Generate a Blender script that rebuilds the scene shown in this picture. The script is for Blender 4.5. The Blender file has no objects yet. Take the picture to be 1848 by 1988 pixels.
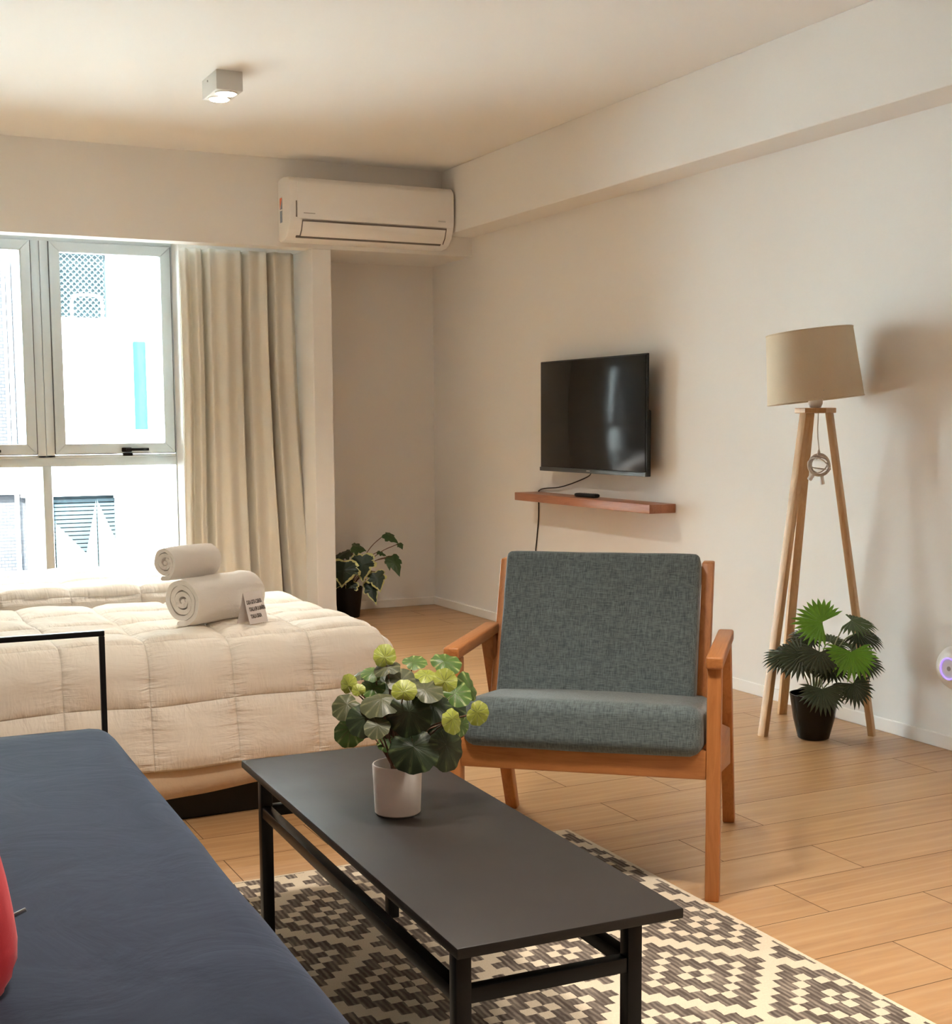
import bpy, bmesh, math, random
from mathutils import Vector, Matrix, noise
random.seed(7)
C = bpy.context.scene.collection
PI = math.pi

# ------------------------------------------------------------------ node helpers
def mat(name):
    m = bpy.data.materials.new(name); m.use_nodes = True
    return m, m.node_tree, m.node_tree.nodes['Principled BSDF']
def N(nt, typ, **kw):
    n = nt.nodes.new(typ)
    for k, v in kw.items():
        if k.startswith('i_'):
            n.inputs[k[2:].replace('_', ' ')].default_value = v
        else:
            setattr(n, k, v)
    return n
def L(nt, a, b): nt.links.new(a, b)
def M_(nt, op, a, b=None, c=None):
    n = nt.nodes.new('ShaderNodeMath'); n.operation = op
    for i, v in enumerate((a, b, c)):
        if v is None: continue
        if isinstance(v, (int, float)): n.inputs[i].default_value = v
        else: nt.links.new(v, n.inputs[i])
    return n.outputs[0]
def mixc(nt, fac, a, b, blend='MIX'):
    n = nt.nodes.new('ShaderNodeMix'); n.data_type = 'RGBA'; n.blend_type = blend
    for s, v in ((n.inputs[0], fac), (n.inputs[6], a), (n.inputs[7], b)):
        if isinstance(v, (int, float)): s.default_value = v
        elif isinstance(v, tuple): s.default_value = (*v[:3], 1)
        else: nt.links.new(v, s)
    return n.outputs[2]
def ramp(nt, fac, stops, interp='LINEAR'):
    n = nt.nodes.new('ShaderNodeValToRGB'); n.color_ramp.interpolation = interp
    e = n.color_ramp.elements
    while len(e) < len(stops): e.new(.5)
    for k, (p, c) in enumerate(stops):
        e[k].position = p; e[k].color = (*c, 1)
    nt.links.new(fac, n.inputs[0]); return n.outputs[0]
def coords(nt, kind='Object', scale=(1, 1, 1), rot=(0, 0, 0), loc=(0, 0, 0)):
    t = nt.nodes.new('ShaderNodeTexCoord'); mp = nt.nodes.new('ShaderNodeMapping')
    mp.inputs['Scale'].default_value = scale; mp.inputs['Rotation'].default_value = rot; mp.inputs['Location'].default_value = loc
    nt.links.new(t.outputs[kind], mp.inputs[0]); return mp.outputs[0]
def noise_(nt, vec, scale, detail=3, rough=.5, dist=0):
    n = nt.nodes.new('ShaderNodeTexNoise'); n.inputs['Scale'].default_value = scale
    n.inputs['Detail'].default_value = detail; n.inputs['Roughness'].default_value = rough; n.inputs['Distortion'].default_value = dist
    nt.links.new(vec, n.inputs['Vector']); return n.outputs['Fac']
def bump(nt, bsdf, h, strength=.3, dist=.01):
    b = nt.nodes.new('ShaderNodeBump'); b.inputs['Strength'].default_value = strength; b.inputs['Distance'].default_value = dist
    nt.links.new(h, b.inputs['Height']); nt.links.new(b.outputs[0], bsdf.inputs['Normal'])
def simple(name, col, rough=.5, metal=0, spec=.5, nscale=0, nstr=.2, ndist=.002, var=0):
    m, nt, b = mat(name)
    b.inputs['Base Color'].default_value = (*col, 1); b.inputs['Roughness'].default_value = rough
    b.inputs['Metallic'].default_value = metal; b.inputs['Specular IOR Level'].default_value = spec
    if nscale:
        f = noise_(nt, coords(nt), nscale, 4)
        bump(nt, b, f, nstr, ndist)
        if var:
            L(nt, mixc(nt, f, tuple(c * (1 - var) for c in col), tuple(min(1, c * (1 + var)) for c in col)), b.inputs['Base Color'])
    return m
def wood(name, c1, c2, axis='Z', rough=.45, scale=1.0):
    m, nt, b = mat(name)
    s = {'X': (2.2, 26, 26), 'Y': (26, 2.2, 26), 'Z': (26, 26, 2.2)}[axis]
    v = coords(nt, 'Object', tuple(k * scale for k in s))
    f = noise_(nt, v, 1.6, 5, .6, .8); g = noise_(nt, v, 7, 4, .6, .3)
    col = mixc(nt, M_(nt, 'MULTIPLY', g, .35), ramp(nt, f, [(.3, c2), (.5, c1), (.72, c2)]), tuple(k * .6 for k in c2))
    L(nt, col, b.inputs['Base Color']); b.inputs['Roughness'].default_value = rough
    bump(nt, b, g, .08, .002)
    return m

MT = {}
def wall_mat(name, col, bstr=.12):
    m, nt, b = mat(name)
    v = coords(nt)
    f = noise_(nt, v, 90, 4, .6); g = noise_(nt, v, 1.3, 3)
    L(nt, mixc(nt, g, tuple(c * .975 for c in col), col), b.inputs['Base Color'])
    b.inputs['Roughness'].default_value = .85; b.inputs['Specular IOR Level'].default_value = .25
    bump(nt, b, f, bstr, .003)
    return m
MT['wall'] = wall_mat('wall_paint', (.79, .776, .757))
MT['ceiling'] = wall_mat('ceiling_paint', (.81, .803, .79), .06)
MT['wall_warm'] = wall_mat('tan_wall_paint', (.52, .455, .38))
MT['trim'] = simple('white_trim', (.82, .80, .77), .5)

def floor_mat():
    m, nt, b = mat('floor_planks')
    t = nt.nodes.new('ShaderNodeTexCoord'); sp = nt.nodes.new('ShaderNodeSeparateXYZ'); L(nt, t.outputs['Object'], sp.inputs[0])
    x, y = sp.outputs[0], sp.outputs[1]
    yy = M_(nt, 'DIVIDE', M_(nt, 'SUBTRACT', y, 2.169), .2045)
    r = M_(nt, 'FLOOR', yy); fy = M_(nt, 'FRACT', yy)
    odd = M_(nt, 'FLOORED_MODULO', r, 2.0)
    xx = M_(nt, 'DIVIDE', M_(nt, 'ADD', M_(nt, 'SUBTRACT', x, 2.39), M_(nt, 'MULTIPLY', odd, .2925)), 1.165)
    px = M_(nt, 'FLOOR', xx); fx = M_(nt, 'FRACT', xx)
    dy = M_(nt, 'MULTIPLY', M_(nt, 'MINIMUM', fy, M_(nt, 'SUBTRACT', 1.0, fy)), .2045)
    dx = M_(nt, 'MULTIPLY', M_(nt, 'MINIMUM', fx, M_(nt, 'SUBTRACT', 1.0, fx)), 1.165)
    d = M_(nt, 'MINIMUM', dx, dy)
    groove = M_(nt, 'LESS_THAN', d, .0014)
    cb = nt.nodes.new('ShaderNodeCombineXYZ'); L(nt, px, cb.inputs[0]); L(nt, r, cb.inputs[1])
    wn = nt.nodes.new('ShaderNodeTexWhiteNoise'); wn.noise_dimensions = '2D'; L(nt, cb.outputs[0], wn.inputs['Vector'])
    rnd = wn.outputs['Value']
    gv = nt.nodes.new('ShaderNodeCombineXYZ')
    L(nt, M_(nt, 'ADD', M_(nt, 'MULTIPLY', x, 1.6), M_(nt, 'MULTIPLY', rnd, 37.0)), gv.inputs[0])
    L(nt, M_(nt, 'MULTIPLY', y, 16.0), gv.inputs[1]); L(nt, M_(nt, 'MULTIPLY', rnd, 91.0), gv.inputs[2])
    g1 = noise_(nt, gv.outputs[0], 1.0, 6, .6, 1.1)
    g2 = noise_(nt, gv.outputs[0], 5.0, 5, .65, .5)
    base = ramp(nt, g1, [(.25, (.33, .175, .072)), (.5, (.45, .25, .107)), (.75, (.53, .315, .15))])
    base = mixc(nt, M_(nt, 'MULTIPLY', g2, .30), base, (.34, .19, .085))
    base = mixc(nt, M_(nt, 'MULTIPLY', rnd, .22), base, (.62, .42, .24))
    # cathedral figure
    wv = nt.nodes.new('ShaderNodeTexWave'); wv.wave_type = 'RINGS'; wv.inputs['Scale'].default_value = .55
    wv.inputs['Distortion'].default_value = 5; wv.inputs['Detail'].default_value = 3; L(nt, gv.outputs[0], wv.inputs['Vector'])
    fig = M_(nt, 'MULTIPLY', M_(nt, 'POWER', wv.outputs['Fac'], 6.0), .16)
    base = mixc(nt, fig, base, (.72, .52, .32))
    L(nt, mixc(nt, groove, base, (.13, .07, .03)), b.inputs['Base Color'])
    rr = M_(nt, 'ADD', M_(nt, 'MULTIPLY', g2, .14), .27)
    L(nt, M_(nt, 'MAXIMUM', rr, M_(nt, 'MULTIPLY', groove, .8)), b.inputs['Roughness'])
    b.inputs['Specular IOR Level'].default_value = .45
    h = M_(nt, 'SUBTRACT', M_(nt, 'MULTIPLY', g2, .12), groove)
    bump(nt, b, h, .25, .0015)
    return m
MT['floor'] = floor_mat()

def rug_mat():
    m, nt, b = mat('rug_weave')
    t = nt.nodes.new('ShaderNodeTexCoord'); sp = nt.nodes.new('ShaderNodeSeparateXYZ')
    nz = nt.nodes.new('ShaderNodeTexNoise'); nz.inputs['Scale'].default_value = 60; L(nt, t.outputs['Object'], nz.inputs['Vector'])
    off = nt.nodes.new('ShaderNodeVectorMath'); off.operation = 'SUBTRACT'; L(nt, nz.outputs['Color'], off.inputs[0]); off.inputs[1].default_value = (.5, .5, .5)
    sc = nt.nodes.new('ShaderNodeVectorMath'); sc.operation = 'SCALE'; L(nt, off.outputs[0], sc.inputs[0]); sc.inputs['Scale'].default_value = .007
    ad = nt.nodes.new('ShaderNodeVectorMath'); ad.operation = 'ADD'; L(nt, t.outputs['Object'], ad.inputs[0]); L(nt, sc.outputs[0], ad.inputs[1])
    L(nt, ad.outputs[0], sp.inputs[0]); x, y = sp.outputs[0], sp.outputs[1]
    i = M_(nt, 'ROUND', M_(nt, 'DIVIDE', M_(nt, 'SUBTRACT', x, 1.785), .02643))
    j = M_(nt, 'ROUND', M_(nt, 'DIVIDE', M_(nt, 'SUBTRACT', y, 2.437), .02831))
    def fold(v, o, h):
        return M_(nt, 'ABSOLUTE', M_(nt, 'SUBTRACT', M_(nt, 'FLOORED_MODULO', M_(nt, 'ADD', v, o), 2.0 * h), h))
    m1 = M_(nt, 'ADD', fold(i, 7.0, 7.0), fold(j, 8.0, 8.0)); m2 = M_(nt, 'ADD', fold(i, 0.0, 7.0), fold(j, 0.0, 8.0))
    d = M_(nt, 'MINIMUM', m1, m2)
    def eq(v, k): return M_(nt, 'COMPARE', v, k, .3)
    dark = M_(nt, 'MAXIMUM', M_(nt, 'MAXIMUM', eq(d, 0.0), eq(d, 2.0)), M_(nt, 'MAXIMUM', eq(d, 3.0), M_(nt, 'MAXIMUM', eq(d, 5.0), eq(d, 6.0))))
    edge = M_(nt, 'MAXIMUM', M_(nt, 'GREATER_THAN', x, 1.858), M_(nt, 'GREATER_THAN', y, 3.19))
    dark = M_(nt, 'MULTIPLY', dark, M_(nt, 'SUBTRACT', 1.0, edge))
    st = M_(nt, 'SINE', M_(nt, 'MULTIPLY', x, 2 * PI / .0125))
    rn = noise_(nt, coords(nt, 'Object', (60, 9, 1)), 1.0, 3)
    sm = M_(nt, 'MULTIPLY_ADD', st, .22, M_(nt, 'MULTIPLY_ADD', rn, 1.6, -.35))
    dk = ramp(nt, sm, [(.2, (.098, .078, .065)), (.55, (.185, .153, .128)), (.85, (.31, .26, .21))])
    fib = noise_(nt, coords(nt, 'Object', (400, 160, 1)), 1.0, 3)
    cr = mixc(nt, fib, (.58, .49, .365), (.72, .635, .50))
    L(nt, mixc(nt, dark, cr, dk), b.inputs['Base Color'])
    b.inputs['Roughness'].default_value = .95; b.inputs['Specular IOR Level'].default_value = .1
    h = M_(nt, 'ADD', fib, M_(nt, 'MULTIPLY', dark, .5))
    bump(nt, b, h, .5, .003)
    return m
MT['rug'] = rug_mat()

def fabric(name, c1, c2, sc=900, rough=.95, sheen=.2, bstr=.4):
    m, nt, b = mat(name)
    a = noise_(nt, coords(nt, 'Object', (sc, sc * .09, sc * .09)), 1.0, 2)
    c = noise_(nt, coords(nt, 'Object', (sc * .09, sc, sc)), 1.0, 2)
    f = M_(nt, 'ADD', M_(nt, 'MULTIPLY', a, .5), M_(nt, 'MULTIPLY', c, .5))
    L(nt, ramp(nt, f, [(.36, c1), (.64, c2)]), b.inputs['Base Color'])
    b.inputs['Roughness'].default_value = rough; b.inputs['Sheen Weight'].default_value = sheen; b.inputs['Specular IOR Level'].default_value = .15
    bump(nt, b, f, bstr, .002)
    return m
MT['chair_fabric'] = fabric('teal_grey_linen', (.052, .068, .072), (.145, .182, .188), 560, .95, .3)
MT['wood_chair'] = wood('orange_wood', (.50, .20, .058), (.37, .128, .032), 'Z', .42)
MT['wood_chair_x'] = wood('orange_wood_cross', (.50, .20, .058), (.37, .128, .032), 'X', .42)
MT['wood_chair_y'] = wood('orange_wood_arm', (.50, .20, .058), (.37, .128, .032), 'Y', .42)
MT['wood_lamp'] = wood('pine_wood', (.58, .36, .18), (.47, .27, .115), 'Z', .5)
MT['wood_shelf'] = wood('cherry_wood', (.40, .165, .085), (.31, .115, .055), 'Y', .4)
MT['black_metal'] = simple('black_metal', (.006, .006, .0065), .34, 0, .22)

def table_mat():
    m, nt, b = mat('black_tabletop')
    v = coords(nt)
    f = noise_(nt, v, 5, 4); s = noise_(nt, v, 33, 1)
    sp = M_(nt, 'GREATER_THAN', s, .83)
    L(nt, mixc(nt, sp, mixc(nt, f, (.016, .0135, .012), (.025, .021, .019)), (.30, .28, .25)), b.inputs['Base Color'])
    L(nt, M_(nt, 'MULTIPLY_ADD', f, .16, .40), b.inputs['Roughness'])
    b.inputs['Specular IOR Level'].default_value = .30
    return m
MT['tabletop'] = table_mat()
def cloth(name, col, nsc=14, rough=.9, bs=.25, sheen=.15, dist=.012):
    m, nt, b = mat(name)
    v = coords(nt); f = noise_(nt, v, nsc, 4, .55, .6); g = noise_(nt, v, 700, 2)
    L(nt, mixc(nt, g, tuple(c * .95 for c in col), col), b.inputs['Base Color'])
    b.inputs['Roughness'].default_value = rough; b.inputs['Sheen Weight'].default_value = sheen; b.inputs['Specular IOR Level'].default_value = .15
    bump(nt, b, M_(nt, 'MULTIPLY_ADD', g, .05, f), bs, dist)
    return m
def quilt_mat(name, col):
    m, nt, b = mat(name)
    uv = nt.nodes.new('ShaderNodeUVMap'); sp = nt.nodes.new('ShaderNodeSeparateXYZ'); L(nt, uv.outputs[0], sp.inputs[0])
    def dist(v): return M_(nt, 'ABSOLUTE', M_(nt, 'SUBTRACT', v, M_(nt, 'ROUND', v)))
    du, dv = dist(sp.outputs[0]), dist(sp.outputs[1]); d = M_(nt, 'MINIMUM', du, dv)
    def ex(v, k): return M_(nt, 'EXPONENT', M_(nt, 'MULTIPLY', v, -1.0 / k))
    line = ex(d, .012)
    pu = M_(nt, 'MULTIPLY', M_(nt, 'SUBTRACT', noise_(nt, coords(nt, 'UV', (2.0, 9, 1)), 1.0, 3, .6, .4), .5), ex(du, .16))
    pv = M_(nt, 'MULTIPLY', M_(nt, 'SUBTRACT', noise_(nt, coords(nt, 'UV', (9, 2.0, 1)), 1.0, 3, .6, .4), .5), ex(dv, .16))
    big = noise_(nt, coords(nt, 'UV', (1.3, 1.3, 1)), 1.0, 4, .6, 1.0)
    h = M_(nt, 'ADD', M_(nt, 'ADD', M_(nt, 'MULTIPLY', pu, 1.3), M_(nt, 'MULTIPLY', pv, 1.3)), M_(nt, 'SUBTRACT', M_(nt, 'MULTIPLY', big, .5), M_(nt, 'MULTIPLY', line, .42)))
    b.inputs['Base Color'].default_value = (*col, 1)
    b.inputs['Roughness'].default_value = .85; b.inputs['Sheen Weight'].default_value = .1; b.inputs['Specular IOR Level'].default_value = .15
    bump(nt, b, h, .7, .013)
    return m
MT['quilt'] = quilt_mat('quilt_cotton', (.88, .815, .72))
MT['quilt_white'] = quilt_mat('white_quilt_cotton', (.84, .80, .74))
MT['sheet'] = cloth('beige_sheet', (.66, .50, .34), 20)
MT['towel'] = cloth('terry_towel', (.84, .79, .73), 320, .97, .5, .3, .003)
def navy():
    m, nt, b = mat('navy_velvet')
    v = coords(nt); f = noise_(nt, v, 5, 4, .6, 1.2); g = noise_(nt, v, 500, 2)
    L(nt, ramp(nt, M_(nt, 'MULTIPLY_ADD', g, .12, f), [(.3, (.013, .017, .030)), (.8, (.022, .028, .046))]), b.inputs['Base Color'])
    b.inputs['Roughness'].default_value = .9; b.inputs['Sheen Weight'].default_value = .22; b.inputs['Sheen Roughness'].default_value = .4
    b.inputs['Sheen Tint'].default_value = (.55, .65, .9, 1); b.inputs['Specular IOR Level'].default_value = .15
    bump(nt, b, M_(nt, 'MULTIPLY_ADD', g, .03, f), .25, .012)
    return m
MT['navy'] = navy()
MT['red'] = cloth('red_cotton', (.62, .035, .05), 9, .9, .3)
def curtain_mat():
    m, nt, b = mat('curtain_linen')
    f = noise_(nt, coords(nt, 'Object', (500, 500, 90)), 1.0, 2)
    L(nt, mixc(nt, f, (.68, .645, .57), (.77, .735, .655)), b.inputs['Base Color'])
    b.inputs['Roughness'].default_value = .9; b.inputs['Sheen Weight'].default_value = .1; b.inputs['Specular IOR Level'].default_value = .2
    tr = nt.nodes.new('ShaderNodeBsdfTranslucent'); tr.inputs['Color'].default_value = (.6, .55, .45, 1)
    mx = nt.nodes.new('ShaderNodeMixShader'); mx.inputs[0].default_value = .12
    L(nt, b.outputs[0], mx.inputs[1]); L(nt, tr.outputs[0], mx.inputs[2]); L(nt, mx.outputs[0], nt.nodes['Material Output'].inputs[0])
    return m
MT['curtain'] = curtain_mat()
MT['aluminium'] = simple('grey_aluminium', (.55, .60, .63), .38, 0)
MT['sash_gap_shade'] = simple('dark_gap_shade', (.06, .06, .065), .6)
MT['black_plastic'] = simple('black_plastic', (.007, .007, .008), .35, 0, .3)
MT['white_plastic'] = simple('white_plastic', (.80, .785, .77), .35)
MT['ac_body'] = simple('white_appliance_plastic', (.83, .815, .80), .38)
MT['ac_gap'] = simple('grey_gap', (.16, .14, .13), .6)
MT['grey_print'] = simple('grey_print', (.35, .33, .31), .6)
MT['housing'] = simple('white_housing', (.62, .61, .58), .5)
def glass_mat():
    m, nt, b = mat('window_glass'); nt.nodes.remove(b)
    tr = nt.nodes.new('ShaderNodeBsdfTransparent'); tr.inputs[0].default_value = (.93, .98, .98, 1)
    gl = nt.nodes.new('ShaderNodeBsdfGlossy'); gl.inputs['Roughness'].default_value = .02
    lw = nt.nodes.new('ShaderNodeFresnel'); lw.inputs[0].default_value = 1.45
    mx = nt.nodes.new('ShaderNodeMixShader'); L(nt, lw.outputs[0], mx.inputs[0]); L(nt, tr.outputs[0], mx.inputs[1]); L(nt, gl.outputs[0], mx.inputs[2])
    L(nt, mx.outputs[0], nt.nodes['Material Output'].inputs[0]); return m
MT['glass'] = glass_mat()
def emis(name, col, s):
    m, nt, b = mat(name); b.inputs['Emission Color'].default_value = (*col, 1); b.inputs['Emission Strength'].default_value = s
    b.inputs['Base Color'].default_value = (*col, 1); return m
MT['bulb'] = emis('lit_spot_lens', (1, .88, .72), 14)
MT['led'] = emis('violet_led', (.30, .20, 1.0), .42)
MT['led_white'] = emis('white_led', (1, .95, .9), 2.0)
MT['screen'] = simple('screen_glass', (.020, .018, .018), .14, 0, .11)
MT['shade'] = None
def shade_mat():
    m, nt, b = mat('lampshade_linen')
    f = noise_(nt, coords(nt, 'Object', (300, 300, 300)), 1.0, 2)
    L(nt, mixc(nt, f, (.70, .60, .46), (.78, .69, .55)), b.inputs['Base Color']); b.inputs['Roughness'].default_value = .9
    b.inputs['Specular IOR Level'].default_value = .15
    tr = nt.nodes.new('ShaderNodeBsdfTranslucent'); tr.inputs['Color'].default_value = (.72, .62, .46, 1)
    mx = nt.nodes.new('ShaderNodeMixShader'); mx.inputs[0].default_value = .3
    L(nt, b.outputs[0], mx.inputs[1]); L(nt, tr.outputs[0], mx.inputs[2]); L(nt, mx.outputs[0], nt.nodes['Material Output'].inputs[0])
    return m
MT['shade'] = shade_mat()
MT['cord_white'] = simple('white_cord', (.55, .50, .45), .6)
MT['ceramic'] = simple('white_ceramic', (.80, .75, .71), .38)
MT['pot_black'] = simple('glossy_black_pot', (.005, .005, .005), .2, 0, .3)
MT['pot_matt'] = simple('matt_black_pot', (.008, .008, .009), .6, 0, .3)
MT['soil'] = simple('soil', (.05, .03, .02), .95, nscale=80, nstr=.8)
MT['stem_brown'] = simple('brown_stem', (.13, .06, .03), .6)
MT['stem_green'] = simple('pale_green_stem', (.27, .30, .15), .6)
MT['card'] = simple('white_card', (.76, .70, .67), .7)
MT['ink'] = simple('dark_ink', (.13, .11, .10), .8)
MT['steel'] = simple('steel', (.5, .5, .5), .3, 1)
MT['sticker_orange'] = simple('orange_print', (.75, .16, .05), .6)
MT['sticker_blue'] = simple('blue_grey_print', (.18, .23, .31), .6)

def leaf_round(name, base, base2, vein, streak, transl):
    """round leaf: UV.x = angle, UV.y = radius; pale streaks run along the radiating veins"""
    m, nt, b = mat(name)
    uv = nt.nodes.new('ShaderNodeUVMap'); sp = nt.nodes.new('ShaderNodeSeparateXYZ'); L(nt, uv.outputs[0], sp.inputs[0])
    u, v = sp.outputs[0], sp.outputs[1]
    k = M_(nt, 'ABSOLUTE', M_(nt, 'SUBTRACT', M_(nt, 'FRACT', M_(nt, 'MULTIPLY', u, 9.0)), .5))   # .5 on a vein
    nz = noise_(nt, coords(nt), 90, 3)
    st = M_(nt, 'SMOOTH_MIN', M_(nt, 'MAXIMUM', M_(nt, 'MULTIPLY_ADD', k, 5.0, M_(nt, 'MULTIPLY_ADD', nz, 1.2, -2.35)), 0.0), 1.0, .1)
    dv = M_(nt, 'MULTIPLY', M_(nt, 'GREATER_THAN', k, M_(nt, 'MULTIPLY_ADD', v, .22, .31)), M_(nt, 'LESS_THAN', v, .75))
    col = mixc(nt, noise_(nt, coords(nt), 24, 2), base, base2)
    col = mixc(nt, M_(nt, 'MULTIPLY', st, streak), col, vein[0])
    col = mixc(nt, M_(nt, 'MULTIPLY', dv, .75), col, vein[1])
    L(nt, col, b.inputs['Base Color']); b.inputs['Roughness'].default_value = .42; b.inputs['Specular IOR Level'].default_value = .4
    bump(nt, b, k, .5, .003)
    tr = nt.nodes.new('ShaderNodeBsdfTranslucent'); L(nt, col, tr.inputs['Color'])
    mx = nt.nodes.new('ShaderNodeMixShader'); mx.inputs[0].default_value = transl
    L(nt, b.outputs[0], mx.inputs[1]); L(nt, tr.outputs[0], mx.inputs[2]); L(nt, mx.outputs[0], nt.nodes['Material Output'].inputs[0])
    return m
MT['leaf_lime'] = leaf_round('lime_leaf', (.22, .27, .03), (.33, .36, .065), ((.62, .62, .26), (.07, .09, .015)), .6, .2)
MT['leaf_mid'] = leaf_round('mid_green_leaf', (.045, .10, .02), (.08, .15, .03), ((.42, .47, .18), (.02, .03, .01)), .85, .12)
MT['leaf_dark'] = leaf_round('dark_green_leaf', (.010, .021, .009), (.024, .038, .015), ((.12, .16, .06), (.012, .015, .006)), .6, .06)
MT['leaf_silver'] = leaf_round('silvery_leaf_underside', (.034, .043, .018), (.082, .088, .040), ((.22, .215, .11), (.07, .065, .035)), .8, .12)
def leaf_plain(name, c1, c2, transl=.1, rough=.45):
    m, nt, b = mat(name)
    uv = nt.nodes.new('ShaderNodeUVMap'); sp = nt.nodes.new('ShaderNodeSeparateXYZ'); L(nt, uv.outputs[0], sp.inputs[0])
    col = mixc(nt, M_(nt, 'MULTIPLY_ADD', noise_(nt, coords(nt), 30, 3), .6, M_(nt, 'MULTIPLY', sp.outputs[1], .3)), c1, c2)
    L(nt, col, b.inputs['Base Color']); b.inputs['Roughness'].default_value = rough; b.inputs['Specular IOR Level'].default_value = .3
    tr = nt.nodes.new('ShaderNodeBsdfTranslucent'); L(nt, col, tr.inputs['Color'])
    mx = nt.nodes.new('ShaderNodeMixShader'); mx.inputs[0].default_value = transl
    L(nt, b.outputs[0], mx.inputs[1]); L(nt, tr.outputs[0], mx.inputs[2]); L(nt, mx.outputs[0], nt.nodes['Material Output'].inputs[0])
    return m
MT['fan_bright'] = leaf_plain('bright_fan_leaf', (.11, .27, .022), (.19, .40, .04), .3)
MT['fan_dark'] = leaf_plain('dark_fan_leaf', (.028, .040, .019), (.058, .073, .036), .08)
MT['fan_green'] = leaf_plain('grey_green_fan_leaf', (.06, .10, .04), (.10, .15, .06), .12)
def leaf_var():
    m, nt, b = mat('variegated_leaf')
    uv = nt.nodes.new('ShaderNodeUVMap'); sp = nt.nodes.new('ShaderNodeSeparateXYZ'); L(nt, uv.outputs[0], sp.inputs[0])
    nz = noise_(nt, coords(nt), 26, 3, .6)
    e = M_(nt, 'GREATER_THAN', M_(nt, 'MULTIPLY_ADD', nz, .55, sp.outputs[1]), 1.12)
    col = mixc(nt, e, mixc(nt, nz, (.012, .03, .02), (.028, .05, .032)), (.50, .50, .22))
    L(nt, col, b.inputs['Base Color']); b.inputs['Roughness'].default_value = .45; b.inputs['Specular IOR Level'].default_value = .4
    return m
MT['leaf_var'] = leaf_var()
MT['leaf_ivy'] = leaf_plain('ivy_green_leaf', (.03, .065, .02), (.06, .11, .035), .12)

# ------------------------------------------------------------------ mesh helpers
def T(x=0, y=0, z=0): return Matrix.Translation((x, y, z))
def Rz(a): return Matrix.Rotation(a, 4, 'Z')
def obj(name, bm, m, parent=None, loc=None, rot=None, smooth=True, ang=40):
    me = bpy.data.meshes.new(name); bm.normal_update(); bm.to_mesh(me); bm.free()
    if not isinstance(m, (list, tuple)): m = [m]
    for k in m: me.materials.append(k)
    o = bpy.data.objects.new(name, me); C.objects.link(o)
    if parent: o.parent = parent
    if loc: o.location = loc
    if rot: o.rotation_euler = rot
    if smooth:
        me.shade_smooth()
        if ang: me.set_sharp_from_angle(angle=math.radians(ang))
    else: me.shade_flat()
    return o
def thing(name, label, cat, loc=(0, 0, 0), rotz=0, group=None):
    o = bpy.data.objects.new(name, None); C.objects.link(o); o.empty_display_size = .1
    o.location = loc; o.rotation_euler = (0, 0, rotz); return tag(o, label, cat, group)
def tag(o, label, cat, group=None, kind=None):
    o['label'] = label; o['category'] = cat
    if group: o['group'] = group
    if kind: o['kind'] = kind
    return o
def struct(name, bm, m, label, cat, parent=None, **k):
    o = obj(name, bm, m, parent, **k)
    if not parent: tag(o, label, cat, None, 'structure')
    return o
def box(bm, x0, x1, y0, y1, z0, z1, bev=0, seg=2, mi=0, mtx=None):
    t = bmesh.new(); bmesh.ops.create_cube(t, size=1)
    bmesh.ops.scale(t, vec=(abs(x1 - x0), abs(y1 - y0), abs(z1 - z0)), verts=t.verts)
    if bev: bmesh.ops.bevel(t, geom=list(t.edges), offset=bev, segments=seg, profile=.5, affect='EDGES')
    bmesh.ops.translate(t, vec=((x0 + x1) / 2, (y0 + y1) / 2, (z0 + z1) / 2), verts=t.verts)
    if mtx: t.transform(mtx)
    merge(bm, t, mi); return bm
def merge(bm, t, mi=0):
    uvs = t.loops.layers.uv.active
    if uvs and not bm.loops.layers.uv: bm.loops.layers.uv.new('UVMap')
    ul = bm.loops.layers.uv.active
    vm = {v: bm.verts.new(v.co) for v in t.verts}
    for f in t.faces:
        try: nf = bm.faces.new([vm[v] for v in f.verts])
        except ValueError: continue
        nf.material_index = mi; nf.smooth = True
        if uvs:
            for l0, l1 in zip(f.loops, nf.loops): l1[ul].uv = l0[uvs].uv
    t.free()
def B(*a, **k): return box(bmesh.new(), *a, **k)
def beam(bm, p0, p1, w, d, side=None, bev=.003, mi=0):
    """rectangular bar from p0 to p1; w across `side`, d across the third direction"""
    p0, p1 = Vector(p0), Vector(p1); z = (p1 - p0); ln = z.length; z.normalize()
    s = Vector(side) if side else (Vector((1, 0, 0)) if abs(z.x) < .9 else Vector((0, 1, 0)))
    x = (s - z * s.dot(z)).normalized(); y = z.cross(x)
    mt = Matrix((x, y, z)).transposed().to_4x4(); mt.translation = (p0 + p1) / 2
    return box(bm, -w / 2, w / 2, -d / 2, d / 2, -ln / 2, ln / 2, bev, 2, mi, mt)
def tube(bm, pts, r, n=8, mi=0, closed=False):
    pts = [Vector(p) for p in pts]; rings = []; m = len(pts)
    up = None
    for k, p in enumerate(pts):
        a = pts[(k - 1) % m] if (closed or k) else p; b = pts[(k + 1) % m] if (closed or k < m - 1) else p
        t = (b - a).normalized()
        if up is None: up = t.orthogonal().normalized()
        up = (up - t * up.dot(t)).normalized(); s = t.cross(up)
        rr = r[k] if isinstance(r, (list, tuple)) else r
        rings.append([bm.verts.new(p + (up * math.cos(2 * PI * q / n) + s * math.sin(2 * PI * q / n)) * rr) for q in range(n)])
    for k in range(m if closed else m - 1):
        A, Bq = rings[k], rings[(k + 1) % m]
        for q in range(n):
            f = bm.faces.new((A[q], A[(q + 1) % n], Bq[(q + 1) % n], Bq[q])); f.material_index = mi; f.smooth = True
    if not closed:
        for rg in (rings[0][::-1], rings[-1]):
            f = bm.faces.new(rg); f.material_index = mi
    return bm
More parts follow.
